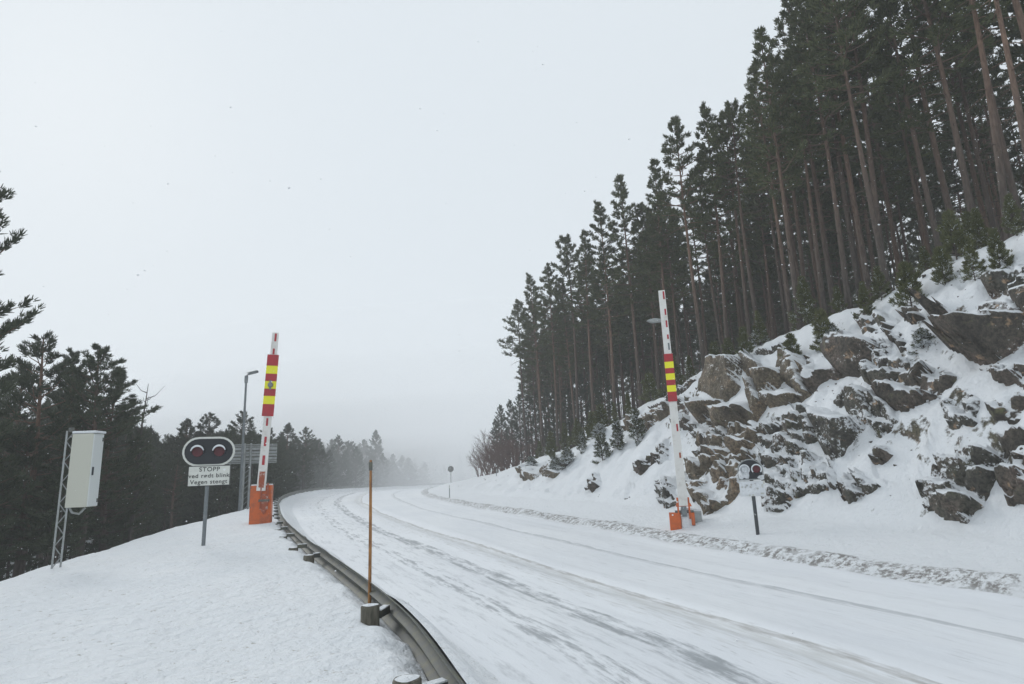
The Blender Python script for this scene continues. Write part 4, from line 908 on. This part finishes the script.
# ------------------------------------------------------------ warning light sign, left
def stadium(w,h,n=12):
    r=h/2; c=w/2-r; return [(c+r*math.cos(a),r*math.sin(a)) for a in np.linspace(-math.pi/2,math.pi/2,n)]+[(-c-r*math.cos(a),-r*math.sin(a)) for a in np.linspace(-math.pi/2,math.pi/2,n)]
def light_sign_left():
    g=0; p=ground_hit(203,546,9,22); g=hz(p.x,p.y); D=p.y
    yaw=math.atan2(-p.x,p.y)*1.0-R(6)
    root=empty('warning_light_sign',(p.x,p.y,g),yaw,'black oval twin red light with white rim and STOPP text plate on left bank','warning light','twin red warning light signs')
    rr=math.hypot(p.x,p.y); 
    def zat(py,px=208): d=ray(px,py); t=rr/math.hypot(d.x,d.y); return EYE+d.z*t-g
    zc=zat(451.5); zt=zat(475.8); s=rr/620.
    mb=MB(); mb.tube([(0,.06,-.4),(0,.06,zc+.2)],.045,10); mb.obj('pole',M['grey_paint'],root,True)
    W,Hh=1.20,.73
    mb=MB(); mb.prism([(a,b+zc) for a,b in stadium(W,Hh)],-.02,.02); head=mb.obj('backing_board',M['sign_white'],root)
    mb=MB(); mb.prism([(a,b+zc) for a,b in stadium(W-.10,Hh-.10)],-.035,-.0205); bb=mb.obj('black_panel',M['black'],root)
    for sx in (-.25,.24):
        n=20; mb=MB(); 
        mb.tube([(sx,-.034,zc),(sx,-.07,zc)],.125,20); l=mb.obj('red_lens',M['lens'],root,True)
        # hood: upper half ring, snow on its rim
        v=[];f=[]
        for k in range(n+1):
            a=R(-15)+R(210)*k/n
            for (r_,y_) in ((.135,-.036),(.135,-.20),(.15,-.20),(.15,-.036)): v.append((sx+math.cos(a)*r_,y_,zc+math.sin(a)*r_))
        for k in range(n):
            for j in range(4): f.append((k*4+j,k*4+(j+1)%4,k*4+4+(j+1)%4,k*4+4+j))
        f+=[(0,1,2,3),(n*4+3,n*4+2,n*4+1,n*4)]
        mb=MB(); mb.add(v,f); hd=mb.obj('hood',M['black'],l)
        v=[]; f=[]
        for k in range(n+1):
            a=R(10)+R(165)*k/n; w_=.03*math.sin(math.pi*k/n)+.004
            for (r_,y_) in ((.134-w_*.6,-.203),(.15+w_*.3,-.203),(.15+w_*.3,-.17),(.134-w_*.6,-.17)): v.append((sx+math.cos(a)*r_,y_,zc+math.sin(a)*r_))
        for k in range(n):
            for j in range(4): f.append((k*4+j,k*4+(j+1)%4,k*4+4+(j+1)%4,k*4+4+j))
        mb=MB(); mb.add(v,f); mb.obj('snow_rim',M['snow'],l)
    mb=MB(); mb.box((.04,-.01,zt),(.96,.03,.50),None,.006); pl=mb.obj('text_plate',M['sign_white'],root)
    fr=MB()
    for (cx_,cz_,w_,h_) in ((.04,.242,.96,.016),(.04,-.242,.96,.016),(-.432,0,.016,.468),(.512,0,.016,.468)): fr.box((cx_,-.028,zt+cz_),(w_,.006,h_))
    fr.obj('plate_border',M['letter'],pl)
    for i,(s_,dz) in enumerate((('STOPP',.155),('ved rødt blink',.0),('Vegen stengt',-.15))):
        text_obj('lettering',s_,.150 if i==0 else .142,M['letter'],pl,(.04,-.030,zt+dz),weight=.0012)
    for sx in (-.1,.1):
        c=MB(); c.box((sx*.0,.045,zc-.2 if sx<0 else zt+.1),(.14,.05,.05),None,.005); c.obj('clamp',M['steel'],root)
light_sign_left()
def light_sign_right():
    g=hz(5.6,14.9); p=ground_hit(758,535,10,20); g=p.z; rr=math.hypot(p.x,p.y)
    yaw=math.atan2(-p.x,p.y)
    root=empty('warning_light_sign',(p.x,p.y,g),yaw,'snow plastered twin light sign on a dark pole before the rocks on the right','warning light','twin red warning light signs')
    def zat(py,px=753): d=ray(px,py); t=rr/math.hypot(d.x,d.y); return EYE+d.z*t-g
    zc=zat(469.5); zt=zat(488.5); zb=zat(480.5)
    mb=MB(); mb.tube([(0,.05,-.4),(0,.05,zc+.1)],.045,10); mb.obj('pole',M['dark_pole'],root,True)
    out=[(-.31,-.26),(.31,-.26)]+[(.31*math.cos(a),.0+.27*math.sin(a)) for a in np.linspace(0,math.pi,16)]
    mb=MB(); mb.prism([(a,b+zc) for a,b in out],-.02,.02); mb.obj('backing_board',M['steel'],root)
    mb=MB(); mb.prism([(a*.9,b*.9+zc) for a,b in out],-.035,-.0205); mb.obj('black_panel',M['black'],root)
    for sx,mt in ((-.14,'snow'),(.15,'lens')):
        mb=MB(); mb.tube([(sx,-.034,zc+.01),(sx,-.09,zc+.01)],[.10,.085],18); l=mb.obj('red_lens',M[mt],root,True)
        n=16;v=[];f=[]
        for k in range(n+1):
            a=R(-40)+R(260)*k/n
            for (r_,y_) in ((.10,-.036),(.10,-.17),(.13,-.17),(.13,-.036)): v.append((sx+math.cos(a)*r_,y_,zc+.01+math.sin(a)*r_))
        for k in range(n):
            for j in range(4): f.append((k*4+j,k*4+(j+1)%4,k*4+4+(j+1)%4,k*4+4+j))
        mb=MB(); mb.add(v,f); mb.obj('hood',M['snow'],l)
    def blob(name,cx_,cz_,w,h,d,seed):
        rg=np.random.default_rng(seed); mb=MB(); nu,nv=16,9; v=[];f=[]
        for i in range(nv):
            ph=math.pi/2*i/(nv-1)
            for j in range(nu):
                a=2*math.pi*j/nu; k=1+.18*math.sin(3*a+seed)+.1*math.sin(5*a+seed*2); v.append((cx_+w/2*k*math.cos(a)*math.cos(ph),-.03-d*math.sin(ph)*(1+.2*math.sin(4*a)),cz_+h/2*k*math.sin(a)*math.cos(ph)))
        for i in range(nv-1):
            for j in range(nu): f.append((i*nu+j,i*nu+(j+1)%nu,(i+1)*nu+(j+1)%nu,(i+1)*nu+j))
        mb.add(v,f); mb.obj(name,M['snow'],root,True)
    blob('snow_plaster',-.17,zc-.08,.26,.34,.10,3); blob('snow_plaster',.24,zc-.20,.16,.12,.06,5)
    mb=MB(); mb.box((0,-.01,zt),(.62,.03,.38),None,.006); pl=mb.obj('text_plate',M['sign_white'],root)
    sp=MB(); nx,nz=16,10; v=[];f=[]
    for i in range(nz):
        for j in range(nx):
            a,b_=j/(nx-1),i/(nz-1); e=min(a,1-a,b_,1-b_)*6; v.append((-.305+.61*a,-.027-.02*min(1,e)-.018*random.random()*min(1,e),zt-.185+.37*b_))
    for i in range(nz-1):
        for j in range(nx-1):
            if random.random()<.9: f.append((i*nx+j,i*nx+j+1,(i+1)*nx+j+1,(i+1)*nx+j))
    sp.add(v,f); sp.obj('snow_crust',M['snow'],pl,True)
light_sign_right()

# ------------------------------------------------------------ cabinet on its lattice post
def lattice(mb_up,mb_br,H,w,t,y=0):
    for sx in (-1,1): mb_up.box((sx*w/2,y,H/2-.2),(t,t,H+.4))
    n=int(H/.22)
    for k in range(n):
        z0,z1=k*H/n,(k+1)*H/n; a,b=(-1,1) if k%2 else (1,-1)
        mb_br.tube([(a*w/2,y,z0),(b*w/2,y,z1)],.010,5)
g=hz(-9.2,12.4); p=ground_hit(56,568,8,18); g=p.z; rr=math.hypot(p.x,p.y)
yaw=math.atan2(-p.x,p.y)
root=empty('equipment_cabinet',(p.x,p.y,g),yaw,'beige metal equipment cabinet hung on a galvanised lattice post on the left bank','cabinet')
def zat(py,px): d=ray(px,py); t=rr/math.hypot(d.x,d.y); return EYE+d.z*t-g
ztop,zb0,zpt=zat(434,80),zat(507,80),zat(431,68)
for sx in (-.07,.07):
    a=MB(); a.box((sx,0,zpt/2-.2),(.035,.05,zpt+.4),None,.004); a.obj('upright',M['steel'],root)
n=13
for k in range(n):
    z0,z1=k*zpt/n,(k+1)*zpt/n; s_=-1 if k%2 else 1; a=MB(); a.tube([(-.07*s_,.0,z0),(.07*s_,.0,z1)],.011,6); a.obj('brace',M['steel'],root)
cabr=Matrix.Rotation(R(-24),4,'Z'); Wc,Dc,Hc=.66,.34,ztop-zb0
ctr=Vector((.30,-.02,(ztop+zb0)/2)); cm=Matrix.Translation(ctr)@Matrix.Rotation(R(32),4,'Z')
cm=Matrix.Translation(ctr)@Matrix.Rotation(R(-33),4,'Z')
a=MB(); a.box((0,0,0),(.43,.34,Hc),cm,.012); cb=a.obj('cabinet_body',M['beige'],root)
a=MB(); a.box((.222,0,0),(.02,.325,Hc-.02),cm,.006); dr_=a.obj('cabinet_door',M['beige_side'],root)
a=MB(); a.box((.240,-.12,-.03),(.025,.035,.17),cm,.008); a.obj('handle',M['black'],dr_)
a=MB(); a.box((.238,.13,.42*Hc),(.02,.03,.08),cm,.004); a.box((.238,.13,-.42*Hc),(.02,.03,.08),cm,.004); a.obj('hinge',M['steel_dark'],dr_)
a=MB(); a.box((.02,0,Hc/2+.03),(.48,.37,.05),cm,.02); a.obj('snow_cap',M['snow'],root)
a=MB(); a.tube([(.10,0,zb0+.02),(.16,0,zb0-.10),(.28,0,zb0-.14),(.38,-.02,zb0-.02)],.022,8); a.obj('cable',M['steel'],root,True)
for zz in (.25,.75):
    a=MB(); a.box((.14,0,zb0+Hc*zz),(.18,.05,.05)); a.obj('mounting_bracket',M['steel_dark'],root)
a=MB(); a.tube([(.0,0,zpt-.02),(.0,0,zpt+.07)],.05,10); a.obj('sensor',M['steel_dark'],root,True)

# ------------------------------------------------------------ road sign seen from the back + camera mast
Y=35.5; p=at_depth(243,507,Y); g=hz(p.x,Y); yaw=math.atan2(-p.x,Y); rr=math.hypot(p.x,Y)
def zat(py,px): d=ray(px,py); t=rr/math.hypot(d.x,d.y); return EYE+d.z*t-g
k_=rr/660.
root=empty('large_road_sign',(p.x,Y,g),yaw,'large rectangular road sign seen from its ribbed grey back, on two close posts','road sign')
z0,z1=zat(464,243),zat(444,243)
n=6; hs=(z1-z0)/n
for i in range(n):
    a=MB(); a.box((-.05,.06,z0+hs*(i+.5)),(3.5,.03,hs-.035),None,.004); a.obj('panel_plank',M['steel'],root)
for i in (0,1,2,3):
    a=MB(); a.box((-.05,.0,z0+(z1-z0)*(.08+.28*i)),(3.4,.07,.035)); a.obj('back_rail',M['steel_dark'],root)
for sx in (-.06,.26):
    a=MB(); a.tube([(sx,-.08,-.6),(sx,-.08,z1+.03)],.065,10); a.obj('post',M['steel'],root,True)
for i in range(9):
    zz=i*(z0)/9; a=MB(); a.tube([(-.06,-.08,zz),(.26,-.08,zz+z0/9)],.015,5); a.obj('brace',M['steel'],root)
Y=33.5; p=at_depth(239.5,507,Y); g=hz(p.x,Y); rr=math.hypot(p.x,Y); yaw=math.atan2(-p.x,Y)
root=empty('camera_mast',(p.x,Y,g),yaw,'slim grey mast with a surveillance camera on top, behind the warning light','camera mast')
zt=zat(376,246)
a=MB(); a.tube([(0,0,-.6),(0,0,zt)],[.075,.055],12); a.obj('pole',M['grey_paint'],root,True)
a=MB(); a.box((0,0,zt-.18),(.19,.16,.40),None,.02); a.obj('junction_box',M['grey_paint'],root)
a=MB(); a.tube([(0,0,zt),(.10,0,zt+.12),(.26,-.05,zt+.12)],.028,8); a.obj('bracket',M['steel_dark'],root,True)
cm_=Matrix.Translation((.30,-.05,zt+.17))@Matrix.Rotation(R(-14),4,'Y')@Matrix.Rotation(R(-20),4,'Z')
a=MB(); a.box((0.02,0,0),(.50,.14,.13),cm_,.02); cbd=a.obj('camera_body',M['grey_paint'],root)
a=MB(); a.box((.0,0,.085),(.58,.19,.025),cm_,.006); a.obj('sun_shield',M['sign_white'],cbd)
a=MB(); a.tube([cm_@Vector((.26,0,0)),cm_@Vector((.33,0,0))],.055,12); a.obj('lens',M['black'],cbd,True)

# ------------------------------------------------------------ small far signs and markers
def disc_sign(px,pytop,pybot,Y,r,mt,label,zg=None):
    p=at_depth(px,pybot,Y); g=p.z if zg is None else zg; c=at_depth(px,pytop,Y)
    t=empty('round_sign',(p.x,Y,g),math.atan2(-p.x,Y),label,'road sign')
    h=c.z-g; a=MB(); a.tube([(0,0,-.5),(0,0,h)],.04,8); a.obj('pole',M['steel_dark'],t,True)
    a=MB(); a.tube([(0,-.05,h),(0,-.08,h)],r,24); a.obj('sign_plate',M[mt],t,True)
    if mt=='steel':
        a=MB(); a.tube([(0,-.081,h),(0,-.084,h)],r*.55,20); a.obj('sign_face',M['sign_white'],t,True)
Yf=86; g=hz(at_depth(451,480,Yf).x,Yf); disc_sign(451,469,484,Yf,.42,'steel_dark','small round sign on a pole in the haze at the bend',g)
disc_sign(343.5,473.5,483,97,.45,'steel','small round grey sign back standing beyond the far crash barrier')
for (px,Y,h,lb) in ((449.5,47,.95,'thin marker post standing in the snow right of the road ridge, near the bend'),(497,52,.55,'tiny dark marker twig at the far foot of the slope')):
    d=ray(px,490); x=d.x/d.y*Y; g=hz(x,Y); a=MB(); a.tube([(0,0,-.3),(0,0,h)],.03,8); t=empty('marker_post',(x,Y,g),0,lb,'marker post'); a.obj('pole',M['grey_paint'],t,True)
    a=MB(); a.tube([(0,0,h*.8),(0,0,h*.93)],.034,8); a.obj('reflector',M['sign_white'],t,True)

# ------------------------------------------------------------ falling snow
def flakes(n=7000):
    d=rng.uniform(0,1,n)**.6; Y=2.5+d*28; X=rng.uniform(-.95,.95,n)*Y; Z=rng.uniform(-.35,.85,n)*Y+EYE
    r=rng.uniform(.002,.0055,n)*(1+.03*Y)
    g,_,_=height(X,Y,False); k=Z>g+.1; X,Y,Z,r=X[k],Y[k],Z[k],r[k]; n=len(X)
    o=np.array([(1,0,0),(-1,0,0),(0,1,0),(0,-1,0),(0,0,1),(0,0,-1)],float); V=(np.stack([X,Y,Z],-1)[:,None]+o[None]*r[:,None,None]*np.array([1.6,1,1])).reshape(-1,3)
    F=np.array([(0,2,4),(2,1,4),(1,3,4),(3,0,4),(2,0,5),(1,2,5),(3,1,5),(0,3,5)]); F=(F[None]+6*np.arange(n)[:,None,None]).reshape(-1,3)
    o_=link('falling_snow',mesh('falling_snow',V,F,M['flake'])); o_['kind']='stuff'
M['flake']=mat('snowflake',(.85,.86,.88),.8)
flakes()

# ------------------------------------------------------------ the snowy air
hb=MB(); hb.box((0,100,30),(900,900,82)); ho=hb.obj('haze',bpy.data.materials.new('snowy_air')); ho['kind']='stuff'
hm=ho.data.materials[0]; hm.use_nodes=True; hn=hm.node_tree; hn.nodes.clear(); oo=hn.nodes.new('ShaderNodeOutputMaterial'); pv=hn.nodes.new('ShaderNodeVolumePrincipled')
pv.inputs['Color'].default_value=(.992,.996,1,1); pv.inputs['Density'].default_value=HAZE_DENSITY; pv.inputs['Anisotropy'].default_value=.1
hn.links.new(pv.outputs[0],oo.inputs['Volume'])

def ellipsoid(name,c,r,dens,seed):
    n,m_=48,24; rg=np.random.default_rng(seed); mb=MB(); v=[];f=[]
    for i in range(m_+1):
        ph=math.pi*i/m_
        for j in range(n):
            a=2*math.pi*j/n; v.append((r[0]*math.sin(ph)*math.cos(a),r[1]*math.sin(ph)*math.sin(a),r[2]*math.cos(ph)))
    for i in range(m_):
        for j in range(n): f.append((i*n+j,i*n+(j+1)%n,(i+1)*n+(j+1)%n,(i+1)*n+j))
    mb.add(v,f); mt=bpy.data.materials.new(name); o=mb.obj(name,mt,None,False,c); o['kind']='stuff'
    mt.use_nodes=True; t=mt.node_tree; t.nodes.clear(); a=t.nodes.new('ShaderNodeOutputMaterial'); b=t.nodes.new('ShaderNodeVolumePrincipled')
    b.inputs['Color'].default_value=(.992,.996,1,1); b.inputs['Density'].default_value=dens; t.links.new(b.outputs[0],a.inputs['Volume'])
for k,(c,r,d) in enumerate((((-5,200,0),(160,128,12),.008),((-5,212,0),(180,135,24),.005),((-5,227,0),(200,140,40),.004),((-5,252,0),(230,150,62),.003),((-8,142,0),(56,46,8),.034))): ellipsoid('drifting_snow',c,r,d,k)
